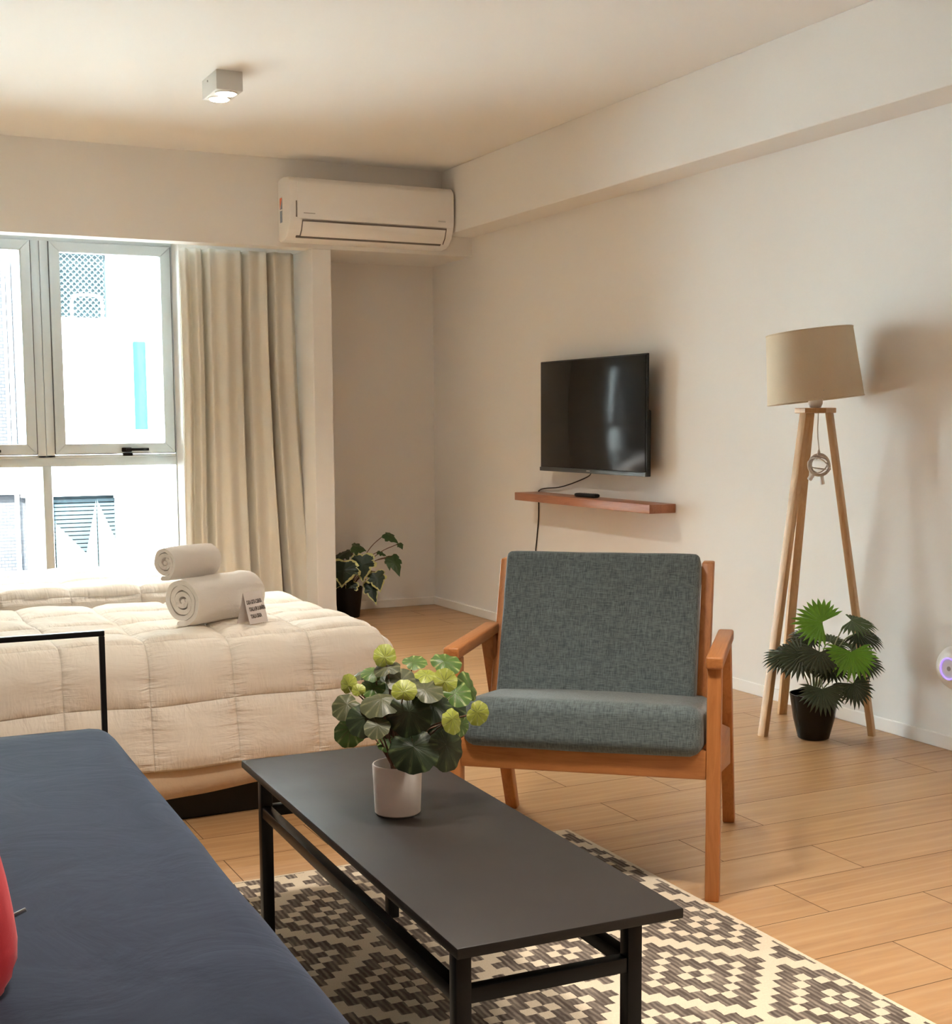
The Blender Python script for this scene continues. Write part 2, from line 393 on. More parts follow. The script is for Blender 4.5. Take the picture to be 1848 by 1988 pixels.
def curve(pts, n=6):
    """Catmull-Rom through pts"""
    P = [Vector(p) for p in pts]; P = [P[0] * 2 - P[1]] + P + [P[-1] * 2 - P[-2]]; out = []
    for i in range(1, len(P) - 2):
        for k in range(n):
            t = k / n; a, b, c, d = P[i - 1], P[i], P[i + 1], P[i + 2]
            out.append(.5 * ((2 * b) + (c - a) * t + (2 * a - 5 * b + 4 * c - d) * t * t + (3 * b - a - 3 * c + d) * t ** 3))
    out.append(P[-2]); return out
def lathe(bm, prof, n=40, mi=0, mtx=None, cap0=True, cap1=True):
    t = bmesh.new(); rings = []
    for r, z in prof:
        rings.append([t.verts.new((r * math.cos(2 * PI * q / n), r * math.sin(2 * PI * q / n), z)) for q in range(n)])
    for A, Bq in zip(rings, rings[1:]):
        for q in range(n): t.faces.new((A[q], A[(q + 1) % n], Bq[(q + 1) % n], Bq[q]))
    if cap0: t.faces.new(rings[0][::-1])
    if cap1: t.faces.new(rings[-1])
    if mtx: t.transform(mtx)
    merge(bm, t, mi); return bm
def prism(bm, poly, axis, a0, a1, mi=0, bev=0, seg=2):
    """extrude a 2-D polygon along axis X: poly=(y,z); Y: (x,z); Z: (x,y)"""
    t = bmesh.new()
    def P(p, a): return {'X': (a, p[0], p[1]), 'Y': (p[0], a, p[1]), 'Z': (p[0], p[1], a)}[axis]
    A = [t.verts.new(P(p, a0)) for p in poly]; Bq = [t.verts.new(P(p, a1)) for p in poly]; n = len(poly)
    t.faces.new(A[::-1]); t.faces.new(Bq)
    for q in range(n): t.faces.new((A[q], A[(q + 1) % n], Bq[(q + 1) % n], Bq[q]))
    bmesh.ops.recalc_face_normals(t, faces=t.faces)
    if bev: bmesh.ops.bevel(t, geom=list(t.edges), offset=bev, segments=seg, profile=.5, affect='EDGES')
    merge(bm, t, mi); return bm
def cushion(sx, sy, sz, r, n=22, crown=0.0, wr=0.0, wsc=6, seed=0, pinch=0):
    """soft box centred at the origin with rounded edges, a crowned face and fine wrinkles"""
    t = bmesh.new(); bmesh.ops.create_cube(t, size=2)
    bmesh.ops.subdivide_edges(t, edges=list(t.edges), cuts=n, use_grid_fill=True)
    h = (sx / 2, sy / 2, sz / 2)
    for v in t.verts:
        c = v.co.copy()
        c = Vector([math.copysign(1 - (1 - abs(k)) ** 1.25 if abs(k) < 1 else 1, k) for k in c])
        p = Vector([c[i] * h[i] for i in range(3)])
        inn = Vector([max(-(h[i] - min(r, h[i])), min(h[i] - min(r, h[i]), p[i])) for i in range(3)])
        d = p - inn
        if d.length > 1e-7:
            q = Vector([d[i] / max(min(r, h[i]), 1e-6) for i in range(3)])
            m = max(abs(k) for k in q); q = q.normalized() * m
            p = inn + Vector([q[i] * min(r, h[i]) for i in range(3)])
        u, w = c[0], c[1]
        k = max(0, (1 - u * u)) * max(0, (1 - w * w))
        p.z += math.copysign(1, p.z) * crown * k * (abs(c[2]) ** 2)
        if pinch:
            e = (u * u * w * w) ** 2
            p.x *= 1 + pinch * e - pinch * .5 * (1 - w * w) * 0; p.z *= 1 - .5 * max(u * u, w * w) ** 3
        if wr:
            s = Vector((p.x * wsc + seed, p.y * wsc, p.z * wsc))
            p += (p.normalized() if p.length else Vector((0, 0, 1))) * (noise.fractal(s, 1, 2, 3) * wr)
        v.co = p
    return t
def text_mesh(name, s, size, m, parent, loc, rot, bold=.0, xscale=1.0, align='LEFT'):
    cu = bpy.data.curves.new('tmp_text', 'FONT'); cu.body = s; cu.size = size; cu.align_x = align; cu.extrude = .0002; cu.offset = bold
    t = bpy.data.objects.new('tmp_text', cu); C.objects.link(t); bpy.context.view_layer.update()
    me = bpy.data.meshes.new_from_object(t.evaluated_get(bpy.context.evaluated_depsgraph_get()))
    bpy.data.objects.remove(t); bpy.data.curves.remove(cu)
    me.materials.clear(); me.materials.append(m)
    o = bpy.data.objects.new(name, me); C.objects.link(o); o.parent = parent; o.location = loc; o.rotation_euler = rot; o.scale = (xscale, 1, 1)
    return o

# ------------------------------------------------------------------ the room
XR, XL, YN, YH, YF, ZC = 3.528, -.62, 7.703, 7.15, -2.0, 2.575
YW = 7.9
struct('floor', B(XL - .1, XR + .1, YF - .1, YW + .12, -.1, 0), MT['floor'], 'light oak plank tile floor with staggered joints', 'floor', smooth=False)
struct('ceiling', B(XL - .1, XR + .1, YF - .1, YW + .3, ZC, ZC + .15), MT['ceiling'], 'plain off-white flat ceiling', 'ceiling', smooth=False)
struct('wall_right', B(XR, XR + .12, YF - .1, YW + .3, 0, ZC), MT['wall'], 'long off-white wall behind the television and floor lamp', 'wall', smooth=False)
struct('wall_left', B(XL - .12, XL, YF - .1, YW + .3, 0, ZC), MT['wall_warm'], 'tan wall left of the beds', 'wall', smooth=False)
struct('wall_front', B(XL, XR, YF - .12, YF, 0, ZC), MT['wall_warm'], 'tan wall behind the viewer', 'wall', smooth=False)
wb = bmesh.new()
box(wb, 2.62, XR, YN, YN + .12, 0, ZC)                 # niche back
box(wb, 1.952, 2.56, 7.74, YW + .1, 0, ZC)             # behind the curtain, its end is the window reveal
box(wb, XL, -.33, 7.74, YW + .1, 0, ZC)
box(wb, -.33, 1.952, YW - .02, YW + .1, 2.22, ZC)
box(wb, XL, 2.545, YH + .12, YW - .02, 2.30, 2.36)     # recess behind the header      # above the window
struct('wall_back', wb, MT['wall'], 'off-white back wall of the plant niche and around the window', 'wall', smooth=False)
struct('trim_1', B(3.338, XR, YF, YH, 2.213, ZC, .004), MT['wall'], 'boxed ceiling beam along the top of the right wall', 'beam', smooth=False)
hd = bmesh.new()
prism(hd, [(XL, YH), (XR, YH), (XR, YW - .02), (2.545, YW - .02), (2.545, YH + .12), (XL, YH + .12)], 'Z', 2.105, ZC)
struct('trim_2', hd, MT['wall'], 'deep boxed header above the window carrying the air conditioner', 'header', smooth=False)
struct('trim_3', B(2.545, 2.658, YH + .004, YN + .2, 0, 2.105, .004), MT['wall'], 'narrow off-white pillar between curtain and niche', 'pillar', smooth=False)
struct('baseboard_right', B(XR - .013, XR, YF, YN, 0, .05, .003), MT['trim'], 'low white baseboard along the right wall', 'baseboard', smooth=False)
struct('baseboard_back', B(2.658, XR - .013, YN - .013, YN, 0, .05, .003), MT['trim'], 'low white baseboard at the back of the niche', 'baseboard', smooth=False)
struct('trim_4', B(-.33, 1.952, YH + .02, YW - .02, 0, .10), MT['wall'], 'low sill block under the window', 'sill', smooth=False) if False else None

# window: three modules, each a top-hung sash above a fixed pane
win = bpy.data.objects.new('window_1', None); C.objects.link(win); win.location = (.8, YW, 0)
tag(win, 'grey aluminium window with opening sashes above fixed panes', 'window', None, 'structure')
def wx(x): return x - .8
fr = bmesh.new(); D0, D1 = 0.0, .07
mull = [-.29, .465, 1.212, 1.92]
box(fr, wx(-.33), wx(1.952), D0, D1, 2.165, 2.22, .003)
box(fr, wx(-.33), wx(1.952), D0, D1, .10, .15, .003)
box(fr, wx(-.33), wx(1.952), D0 + .002, D1, .91, .958, .003)
for x in mull[1:3]:
    box(fr, wx(x - .047), wx(x - .0015), D0, D1, .96, 2.17, .002); box(fr, wx(x + .0015), wx(x + .047), D0, D1, .96, 2.17, .002)
    box(fr, wx(x - .024), wx(x + .024), D0, D1, .14, .915, .003)
box(fr, wx(-.33), wx(-.25), D0, D1, .14, 2.17, .003); box(fr, wx(1.946), wx(1.952), D0, D1, .14, 2.17, .001)
box(fr, wx(-.25), wx(1.946), D0, D1, .958, .975, .002)
obj('window_frame', fr, MT['aluminium'], win)
for k in range(3):
    x0 = (mull[k] + .047 if k else -.25) + .004; x1 = (mull[k + 1] - .047 if k < 2 else 1.944) - .004
    z0, z1 = 1.012 - .03, 2.166
    s = bmesh.new(); w = .056
    def rail(poly): prism(s, [(wx(a), b) for a, b in poly], 'Y', -.012, .05, 0, .002, 1)
    rail([(x0, z0), (x1, z0), (x1 - w, z0 + w), (x0 + w, z0 + w)]); rail([(x0, z1), (x0 + w, z1 - w), (x1 - w, z1 - w), (x1, z1)])
    rail([(x0, z0), (x0 + w, z0 + w), (x0 + w, z1 - w), (x0, z1)]); rail([(x1, z0), (x1, z1), (x1 - w, z1 - w), (x1 - w, z0 + w)])
    so = obj('sash', s, MT['aluminium'], win)
    obj('sash_gap_shade', B(wx(x0 - .004), wx(x1 + .004), .012, .03, z0 - .004, z1 + .004), MT['sash_gap_shade'], so, smooth=False) if False else None
    g = bmesh.new()
    for a in ((x0 - .005, x0 - .0005, z0, z1), (x1 + .0005, x1 + .005, z0, z1), (x0, x1, z0 - .005, z0 - .0005)):
        box(g, wx(a[0]), wx(a[1]), -.001, .03, a[2], a[3])
    obj('sash_gap_shade', g, MT['sash_gap_shade'], so, smooth=False)  # dark strips: shade of the gap between sash and frame, put in as colour
    obj('pane', B(wx(x0 + w - .005), wx(x1 - w + .005), .018, .024, z0 + w - .005, z1 - w + .005), MT['glass'], so, smooth=False)
    if k > 0:
        h = bmesh.new(); hx = (x0 + x1) / 2 + .0 - .0
        hx = 1.655 if k == 2 else hx
        box(h, wx(hx - .028), wx(hx + .03), -.030, -.012, z0 + .006, z0 + .032, .006, 3)
        beam(h, (wx(hx - .005), -.036, z0 + .021), (wx(hx + .125), -.04, z0 + .021), .012, .016, (0, 1, 0), .004)
        box(h, wx(hx - .022), wx(hx + .036), -.028, -.004, z0 - .016, z0 + .002, .006, 3)
        obj('handle', h, MT['black_plastic'], so)
    xa = (mull[k] + .024 if k else -.25); xb = (mull[k + 1] - .024 if k < 2 else 1.946)
    obj('pane', B(wx(xa), wx(xb), .026, .032, .145, .915), MT['glass'], win, smooth=False)

# ------------------------------------------------------------------ curtain
def curtain():
    ctl = [(0, .0), (.04, -.045), (.085, .02), (.13, -.045), (.165, -.03), (.20, .045), (.235, -.05), (.30, -.03), (.37, -.055), (.45, -.025), (.50, -.045), (.535, .05), (.575, -.045), (.66, -.02), (.725, -.05), (.76, .055), (.80, -.05), (.88, -.015), (.95, -.035), (1, .02)]
    def prof(s):
        for (a, ya), (b, yb) in zip(ctl, ctl[1:]):
            if s <= b:
                t = (s - a) / (b - a); t = t * t * (3 - 2 * t); return ya + (yb - ya) * t
        return ctl[-1][1]
    bm = bmesh.new(); nx, nz = 260, 90; g = []
    for j in range(nz + 1):
        zt = j / nz; z = 2.098 - zt * 2.083; row = []
        for i in range(nx + 1):
            s = i / nx
            sw = s + .035 * zt * math.sin(s * 2.6) * (1 - s) + .012 * noise.noise((s * 3, zt * 2.2, 1.7)) * min(1, zt * 4)
            amp = .75 + .45 * zt + .3 * noise.noise((s * 5, zt * 1.5, 9.1))
            y = prof(max(0, min(1, sw))) * amp + .012 * noise.noise((s * 9, zt * 3.5, 4)) * zt
            x = 1.862 + s * (.655 + .085 * zt ** 1.5) + .006 * math.sin(zt * 5 + s * 3)
            row.append(bm.verts.new((x - 2.2, y, z)))
        g.append(row)
    for j in range(nz):
        for i in range(nx): bm.faces.new((g[j][i], g[j + 1][i], g[j + 1][i + 1], g[j][i + 1]))
    o = obj('curtain', bm, MT['curtain'], None, (2.2, 7.37, 0), ang=0)
    md = o.modifiers.new('thick', 'SOLIDIFY'); md.thickness = .003
    tag(o, 'floor-length beige curtain gathered at the right of the window', 'curtain')
curtain()

# ------------------------------------------------------------------ beds
def fold(u, e, r):
    Lq = r * PI / 2
    if u < e - r: return u, 0
    if u < e - r + Lq:
        th = (u - e + r) / r; return e - r + r * math.sin(th), r * (1 - math.cos(th))
    return e, r + (u - (e - r + Lq))
def quilt(name, x0, x1, y0, y1, top, drop, xend, seam_x, seam_y, m, label, seed=0, puff=.0115, res=.008, rr=.085, rx=.13, dropx=.3, back=True):
    """quilt over a box mattress: hangs over the front (y0), right (x1) and back (y1)"""
    ay0 = -(drop + .43 * rr) ; W = y1 - y0; bm = bmesh.new()
    a1 = x1 + dropx; na = int((a1 - x0) / res); b0 = -drop; b1 = W + (drop * .8 if back else 0); nb = int((b1 - b0) / res)
    def base(a, b):
        X, dx = fold(a, x1, rx)
        if b < W / 2: q, dy = fold(-b, 0, rr); Y = -q
        else: q, dy = fold(b, W, rr); Y = q
        hi, lo = max(dx, dy), min(dx, dy)
        z = top - hi - .18 * lo
        Y0 = Y
        if lo > 0:
            k = lo * .30
            X -= k * .55; Y += (k * .25 if b < W / 2 else -k * .25)
        # soft sag and slight outward flare of the hanging side
        if dy > 0 and b < W / 2: Y -= .035 * min(1, dy / drop) * (.7 + .5 * noise.noise((a * 2.2 + seed, 0, 0)))
        if b < W / 2: z += 0
        return Vector((X, y0 + Y, z))
    def nearest(v, S): return min(abs(v - s) for s in S)
    def idx(v, S):
        for k in range(len(S) - 1):
            if v <= S[k + 1] or k == len(S) - 2: return k + (v - S[k]) / (S[k + 1] - S[k])
    rows = []; uvc = {}
    for i in range(na + 1):
        a = x0 + (a1 - x0) * i / na; row = []
        for j in range(nb + 1):
            b = b0 + (b1 - b0) * j / nb
            aw = a + .012 * noise.noise((a * 2, b * 4, seed)); bw = b + .010 * noise.noise((a * 4, b * 2, seed + 5))
            p = base(aw, bw); e = .004
            n = (base(aw + e, bw) - base(aw - e, bw)).cross(base(aw, bw + e) - base(aw, bw - e))
            n = n.normalized() if n.length > 1e-9 else Vector((0, 0, 1))
            dx = nearest(a, seam_x); dy = nearest(b, seam_y)
            px = 1 - math.exp(-dx / .022); py = 1 - math.exp(-dy / .022)
            near = math.exp(-min(dx, dy) / .045)
            wr = noise.noise((a * 26, b * 9, seed)) * .0035 * math.exp(-dx / .06) + noise.noise((a * 9, b * 26, seed + 3)) * .0035 * math.exp(-dy / .06)
            wr += noise.fractal((a * 5 + seed, b * 5, 2), 1, 2, 3) * .007
            d = puff * px * py + wr - .004 * math.exp(-min(dx, dy) / .006)
            edge = min(1, (b - b0) / .03, (a1 - a) / .03)
            nv_ = bm.verts.new(p + n * d * (.4 + .6 * edge)); uvc[nv_] = (idx(a, seam_x), idx(b, seam_y)); row.append(nv_)
        rows.append(row)
    for i in range(na):
        for j in range(nb): bm.faces.new((rows[i][j], rows[i + 1][j], rows[i + 1][j + 1], rows[i][j + 1]))
    ul = bm.loops.layers.uv.new('UVMap')
    for f in bm.faces:
        for l in f.loops: l[ul].uv = uvc[l.vert]
    o = obj(name, bm, m, None, ang=0)
    md = o.modifiers.new('thick', 'SOLIDIFY'); md.thickness = .014; md.offset = -1
    return tag(o, label, 'quilt')
def bed(x0, x1, y0, y1, top, label, seed):
    b = thing('bed', label, 'bed', ((x0 + x1) / 2, (y0 + y1) / 2, 0))
    cx, cy = b.location.x, b.location.y
    obj('bed_base', B(x0 + .02 - cx, x1 - .03 - cx, y0 + .02 - cy, y1 - .02 - cy, 0, .20, .006), MT['black_plastic'], b)
    # mattress with a sheet hanging over its front edge
    m = cushion(x1 - x0, y1 - y0, top - .19, .07, 16); m.transform(T(0, 0, .19 + (top - .19) / 2))
    obj('mattress', m, MT['sheet'], b)
    s = bmesh.new(); n = 70; rows = []
    for i in range(n + 1):
        x = x0 + .03 + (x1 - x0 - .06) * i / n; row = []
        zb = .075 + .035 * max(0, (x - .8) / .5) + .008 * noise.noise((x * 4, seed, 0))
        for j in range(9):
            t = j / 8; z = .42 + (zb - .42) * t
            row.append(s.verts.new((x - cx, y0 - cy - .012 - .028 * math.sin(t * PI / 2) - .006 * noise.noise((x * 11, t * 2, seed)), z)))
        rows.append(row)
    for i in range(n):
        for j in range(8): s.faces.new((rows[i][j], rows[i][j + 1], rows[i + 1][j + 1], rows[i + 1][j]))
    so = obj('sheet', s, MT['sheet'], b, ang=0); so.modifiers.new('thick', 'SOLIDIFY').thickness = .003
    return b
bed(-.45, 1.50, 3.79, 4.70, .50, 'near single bed with black base and beige sheet under quilt', 3)
bed(-.45, 1.42, 4.79, 5.55, .545, 'far single bed by the window, largely hidden behind the near bed', 8)
sx1 = [.593 + .243 * k for k in range(-5, 7)]
quilt('quilt', -.45, 1.587, 3.765, 4.72, .530, .322, 1.6, sx1, [-.322, -.135, .06, .24, .43, .67, .93], MT['quilt'],
      'cream quilted cover on the near bed, under the rolled towels', 1.3, rx=.09, back=False)
quilt('quilt', -.45, 1.46, 4.79, 5.56, .572, .30, 1.5, [.56 + .243 * k for k in range(-5, 6)], [-.3, -.11, .0, .25, .5, .75], MT['quilt_white'],
      'white quilted cover on the far bed below the window', 7.7, rr=.05)

# ------------------------------------------------------------------ towels and card
def towel(name, label, loc, ang, length, r, turns, seed, squash=1.0):
    """rolled towel: a spiral band of cloth along local X"""
    bm = bmesh.new(); n = 150; th = r / (turns + .55); prof = []
    for side in (0, 1):
        pts = []
        for k in range(n + 1):
            t = k / n; a = t * turns * 2 * PI
            rad = th * .55 + (r - th * .55) * t
            rad += th * .16 * math.sin(a * 1.7 + seed) * (1 - t)
            rr = rad - (th * .44 if side else -th * .42) * (1 if t < 1 else .6)
            pts.append((rr, a))
        prof.append(pts)
    loop = prof[0] + prof[1][::-1]
    end = turns * 2 * PI
    def P(rr, a, x):
        q = a - end - PI * .42
        # ends bow outward a little, body slightly uneven
        return Vector((x, rr * math.cos(q), rr * math.sin(q) * squash))
    nxs = 26; rings = []
    for i in range(nxs + 1):
        u = i / nxs; x = (u - .5) * length; ring = []
        for rr, a in loop:
            f = rr / r
            e = abs(u - .5) * 2
            rs = rr * (1 - .05 * max(0, e - .8) / .2) + .0022 * noise.noise((x * 22, a * 2, seed)) * f
            xs = x + (.012 * (1 - f) * math.copysign(1, x) * -1 if e > .97 else 0) + .004 * noise.noise((a * 1.3, seed, 0)) * e
            ring.append(bm.verts.new(P(rs, a, xs)))
        rings.append(ring)
    m = len(loop)
    for A, Bq in zip(rings, rings[1:]):
        for q in range(m): bm.faces.new((A[q], A[(q + 1) % m], Bq[(q + 1) % m], Bq[q]))
    for rg in (rings[0], rings[-1]):
        for k in range(n):
            bm.faces.new((rg[k], rg[k + 1], rg[m - 2 - k], rg[m - 1 - k]))
    # core
    lathe(bm, [(th * .42, -length * .47), (th * .42, length * .47)], 12, 0, Matrix.Rotation(PI / 2, 4, 'Y'))
    bmesh.ops.recalc_face_normals(bm, faces=bm.faces)
    o = obj(name, bm, MT['towel'], None, loc, (0, 0, ang), ang=55)
    return tag(o, label, 'towel')
towel('rolled_towel', 'large cream rolled towel lying on the near bed', (1.112, 4.070, .545 + .071), .56, .30, .074, 3.4, 1, .96)
towel('rolled_towel', 'small cream rolled towel stacked on the larger towel roll', (1.03, 4.08, .545 + .186), .50, .19, .051, 2.6, 5, .96)
card = thing('tent_card', 'small white folded card with dark lettering beside the towels', 'card', (1.178, 3.925, .5415), .60)
cb = bmesh.new(); cw, ch, cd, tk = .088, .094, .050, .0012
prism(cb, [(0, 0), (tk, 0), (cd / 2 + tk / 2, ch), (cd / 2, ch + .001), (cd / 2 - tk / 2, ch)], 'X', 0, cw)
prism(cb, [(cd, 0), (cd - tk, 0), (cd / 2 - tk / 2, ch - .001), (cd / 2 + tk / 2, ch)], 'X', 0, cw)
obj('folded_card', cb, MT['card'], card, smooth=False)
tilt = math.atan2(ch, cd / 2)
for s, dx, up in (('CADA GOTA CUENTA', .006, .061), ('TOALLA EN LA BAÑERA', .012, .039), ('TOALLA USADA', .012, .017)):
    q = Vector((dx, up * math.cos(tilt) - .0007, up * math.sin(tilt) + .0003))
    text_mesh('printed_text', s, .017, MT['ink'], card, q, (tilt, 0, 0), .0005, .42)

# ------------------------------------------------------------------ sofa
sofa = thing('sofa', 'navy blue upholstered sofa with thin black metal arm frame', 'sofa', (.562, 1.9, 0), math.radians(-1.75))
sm = cushion(.97, 2.36, .225, .06, 30, .012, .003, 4, 2); sm.transform(T(-.470, .095, .340))
obj('seat_cushion', sm, MT['navy'], sofa, ang=0)
q = .0065
for nm, ya in (('arm_frame', 1.285), ('arm_frame', -1.10)):
    f = bmesh.new()
    beam(f, (-.955, ya, .662), (.002, ya, .662), .013, .013, (0, 0, 1), .002)
    beam(f, (-.0045, ya, .6555), (-.0045, ya, .0062 if ya > 0 else .0), .013, .013, (0, 1, 0), .002)
    beam(f, (-.955, ya, .6685), (-.955, ya, .0), .013, .013, (0, 1, 0), .002)
    obj(nm, f, MT['black_metal'], sofa)
f = bmesh.new()
for x in (-.945, -.012): beam(f, (x, -1.095, .20), (x, 1.28, .20), .013, .03, (1, 0, 0), .002)
for y in (-1.09, -.5, .1, .7, 1.275): beam(f, (-.94, y, .205), (-.012, y, .205), .013, .02, (0, 1, 0), .002)
obj('seat_frame', f, MT['black_metal'], sofa)
pil = thing('throw_pillow', 'bright red throw pillow standing on the navy sofa', 'pillow', (.052, 1.775, .62), 0)
pm = cushion(.42, .42, .20, .10, 22, .02, .004, 7, 4, .04)
pm.transform(Matrix.Rotation(math.radians(12), 4, 'Z') @ Matrix.Rotation(math.radians(78), 4, 'Y') @ Matrix.Rotation(math.radians(5), 4, 'Z'))
po = obj('pillow_cover', pm, MT['red'], pil, ang=0)
z_ = bmesh.new(); beam(z_, (.145, .025, -.116), (.176, .025, -.105), .006, .002, (0, 0, 1), .0008)
obj('zipper_pull', z_, MT['steel'], pil)

# ------------------------------------------------------------------ coffee table
RZ = 0.006
tb = thing('coffee_table', 'long low black coffee table with square metal legs on the rug', 'table', (1.0375, 2.337, RZ), math.radians(-1.85))
tw, tl, tz = .395, 1.236, .372
obj('tabletop', B(-tw / 2, tw / 2, -tl / 2, tl / 2, tz - .018, tz, .003), MT['tabletop'], tb)
lx0, lx1, ly0, ly1, lw = -.183, .113, -.596, .470, .026
for lx in (lx0, lx1):
    for ly in (ly0, ly1): obj('leg', B(lx - lw / 2, lx + lw / 2, ly - lw / 2, ly + lw / 2, 0, tz - .018, .002), MT['black_metal'], tb)
for zz, nm, hh in ((.290, 'stretcher', .024),):
    for lx in (lx0, lx1): obj(nm, B(lx - .011, lx + .011, ly0 + lw / 2, ly1 - lw / 2, zz - hh / 2, zz + hh / 2, .0015), MT['black_metal'], tb)
    for ly in (ly0, ly1): obj(nm, B(lx0 + lw / 2, lx1 - lw / 2, ly - .011, ly + .011, zz - hh / 2, zz + hh / 2, .0015), MT['black_metal'], tb)

rug = obj('rug', B(.27, 1.87, .85, 3.2, .0, RZ, .002), MT['rug'], None, smooth=False)
tag(rug, 'cream and brown rug with stepped diamond pattern under the coffee table', 'rug')

# ------------------------------------------------------------------ armchair
ch_ = thing('armchair', 'low wooden lounge armchair with grey-green fabric cushions', 'armchair', (1.901, 2.539, 0), math.radians(49.6 - 90))
WL, WR = -.672, 0.0
for u0 in (WL, WR - .034):
    obj('leg', B(u0, u0 + .034, 0, .048, RZ if u0 < -.1 else 0, .568, .004), MT['wood_chair'], ch_)
    b = bmesh.new(); prism(b, [(.352, .568), (.405, .568), (.702, 0), (.660, 0)], 'X', u0, u0 + .034, 0, .004); obj('leg', b, MT['wood_chair'], ch_)
    a0 = u0 - .004 if u0 < -.1 else u0 - .003
    b = bmesh.new(); prism(b, [(-.014, .568), (.425, .568), (.425, .598), (-.014, .598)], 'X', a0, a0 + .041, 0, .006, 3); obj('armrest', b, MT['wood_chair_y'], ch_)
    b = bmesh.new(); r0 = u0 + .006; prism(b, [(.046, .300), (.535, .205), (.485, .320), (.046, .43)], 'X', r0, r0 + .022, 0, .004); obj('side_rail', b, MT['wood_chair_y'], ch_)
obj('front_rail', B(WL + .034, WR - .034, .004, .032, .297, .368, .004), MT['wood_chair_x'], ch_)
for u0 in (-.645, -.087):
    b = bmesh.new(); prism(b, [(.31, .30), (.36, .30), (.545, .768), (.492, .768)], 'X', u0, u0 + .031, 0, .004); obj('back_post', b, MT['wood_chair'], ch_)
for zz in (.40, .56, .73):
    s = .335 + (zz - .30) * .39
    obj('back_rail', B(-.614, -.087, s, s + .02, zz - .025, zz + .025, .003), MT['wood_chair_x'], ch_)
obj('seat_slats', B(-.64, -.034, .40, .43, .26, .31, .003), MT['wood_chair_x'], ch_)
cs = cushion(.59, .47, .122, .036, 24, .008, .0015, 9, 3)
cs.transform(T(-.337, .212, .386) @ Matrix.Rotation(math.radians(-7.5), 4, 'X'))
obj('seat_cushion', cs, MT['chair_fabric'], ch_, ang=0)
cs = cushion(.528, .43, .085, .018, 24, .006, .0012, 9, 6)
an = math.atan(.39)
cs.transform(T(-.351, .392, .585) @ Matrix.Rotation(PI / 2 - an, 4, 'X'))
obj('back_cushion', cs, MT['chair_fabric'], ch_, ang=0)

# ------------------------------------------------------------------ floor lamp
LX, LY = 3.315, 3.885
lamp = thing('floor_lamp', 'wooden tripod floor lamp with tilted cream drum shade', 'lamp', (LX, LY, 0))
for fx, fy in ((3.079, 3.862), (3.437, 3.682), (3.384, 4.128)):
    d = Vector((fx - LX, fy - LY, 0)); t = d.normalized()
    b = bmesh.new(); top = t * .052
    beam(b, (d.x, d.y, -.01), (top.x, top.y, 1.176), .034, .022, (-t.y, t.x, 0), .003)
    bmesh.ops.bisect_plane(b, geom=list(b.verts) + list(b.edges) + list(b.faces), plane_co=(0, 0, 0), plane_no=(0, 0, -1), clear_outer=True)
    bmesh.ops.holes_fill(b, edges=[e for e in b.edges if e.is_boundary])
    obj('leg', b, MT['wood_lamp'], lamp)
b = bmesh.new(); lathe(b, [(.071, 1.174), (.074, 1.176), (.074, 1.191), (.071, 1.193)], 6, 0, Rz(.35)); obj('top_plate', b, MT['wood_lamp'], lamp, ang=20)
b = bmesh.new(); lathe(b, [(.012, 1.191), (.020, 1.196), (.026, 1.208), (.026, 1.222), (.020, 1.236), (.016, 1.30), (.0001, 1.31)], 24); obj('socket', b, MT['white_plastic'], lamp)
tiltm = T(0, 0, 1.22) @ Matrix.Rotation(math.radians(-6.2), 4, Vector((.652, .758, 0))) @ T(0, 0, 0)
b = bmesh.new(); lathe(b, [(.173, 0), (.155, .252), (.1525, .252), (.1705, 0), (.173, 0)], 64, 0, tiltm, False, False)
sh = obj('lamp_shade', b, MT['shade'], lamp)
b = bmesh.new()
for z, r in ((.001, .1722), (.251, .1542)):
    b = bmesh.new(); tube(b, [tiltm @ Vector((r * math.cos(k * PI / 32), r * math.sin(k * PI / 32), z)) for k in range(64)], .0025, 6, 0, True)
    obj('shade_trim', b, MT['shade'], sh)
b = bmesh.new()
for k in range(3): tube(b, [tiltm @ Vector((.171 * math.cos(k * 2.094), .171 * math.sin(k * 2.094), .03)), tiltm @ Vector((.01 * math.cos(k * 2.094), .01 * math.sin(k * 2.094), .03))], .0018, 6)
obj('shade_spider', b, MT['steel'], sh)
b = bmesh.new()
cxy = (.004, -.012)
tube(b, curve([(cxy[0], cxy[1], 1.176), (cxy[0] - .002, cxy[1], 1.10), (cxy[0] + .004, cxy[1] - .002, 1.045), (cxy[0] + .006, cxy[1], 1.02)]), .0022, 7)
bc = Vector((cxy[0] + .006, cxy[1] - .004, .985)); rnd = random.Random(3)
for k in range(8):
    ax = Vector((rnd.uniform(-.75, .75) + .65, rnd.uniform(-.75, .75) + .76, rnd.uniform(-.8, .8))).normalized(); u = ax.orthogonal().normalized(); v = ax.cross(u)
    rr = rnd.uniform(.028, .042); pts = []
    for t in range(28):
        a = t / 28 * 2 * PI; pts.append(bc + (u * math.cos(a) + v * math.sin(a) * rnd.uniform(.97, 1.03)) * rr + ax * .006 * math.sin(2 * a + k))
    tube(b, pts, .0024, 6, 0, True)
tube(b, curve([bc + Vector((-.012, 0, .02)), bc + Vector((-.004, 0, .055)), bc + Vector((.006, 0, .02))]), .0026, 6)
co = obj('coiled_cord', b, MT['cord_white'], lamp, ang=0)
b = bmesh.new(); beam(b, bc + Vector((.008, 0, -.036)), bc + Vector((.014, -.004, -.072)), .016, .014, None, .004)
beam(b, bc + Vector((-.02, .012, -.034)), bc + Vector((-.032, .018, -.056)), .016, .014, None, .004)
obj('plug', b, MT['white_plastic'], co)

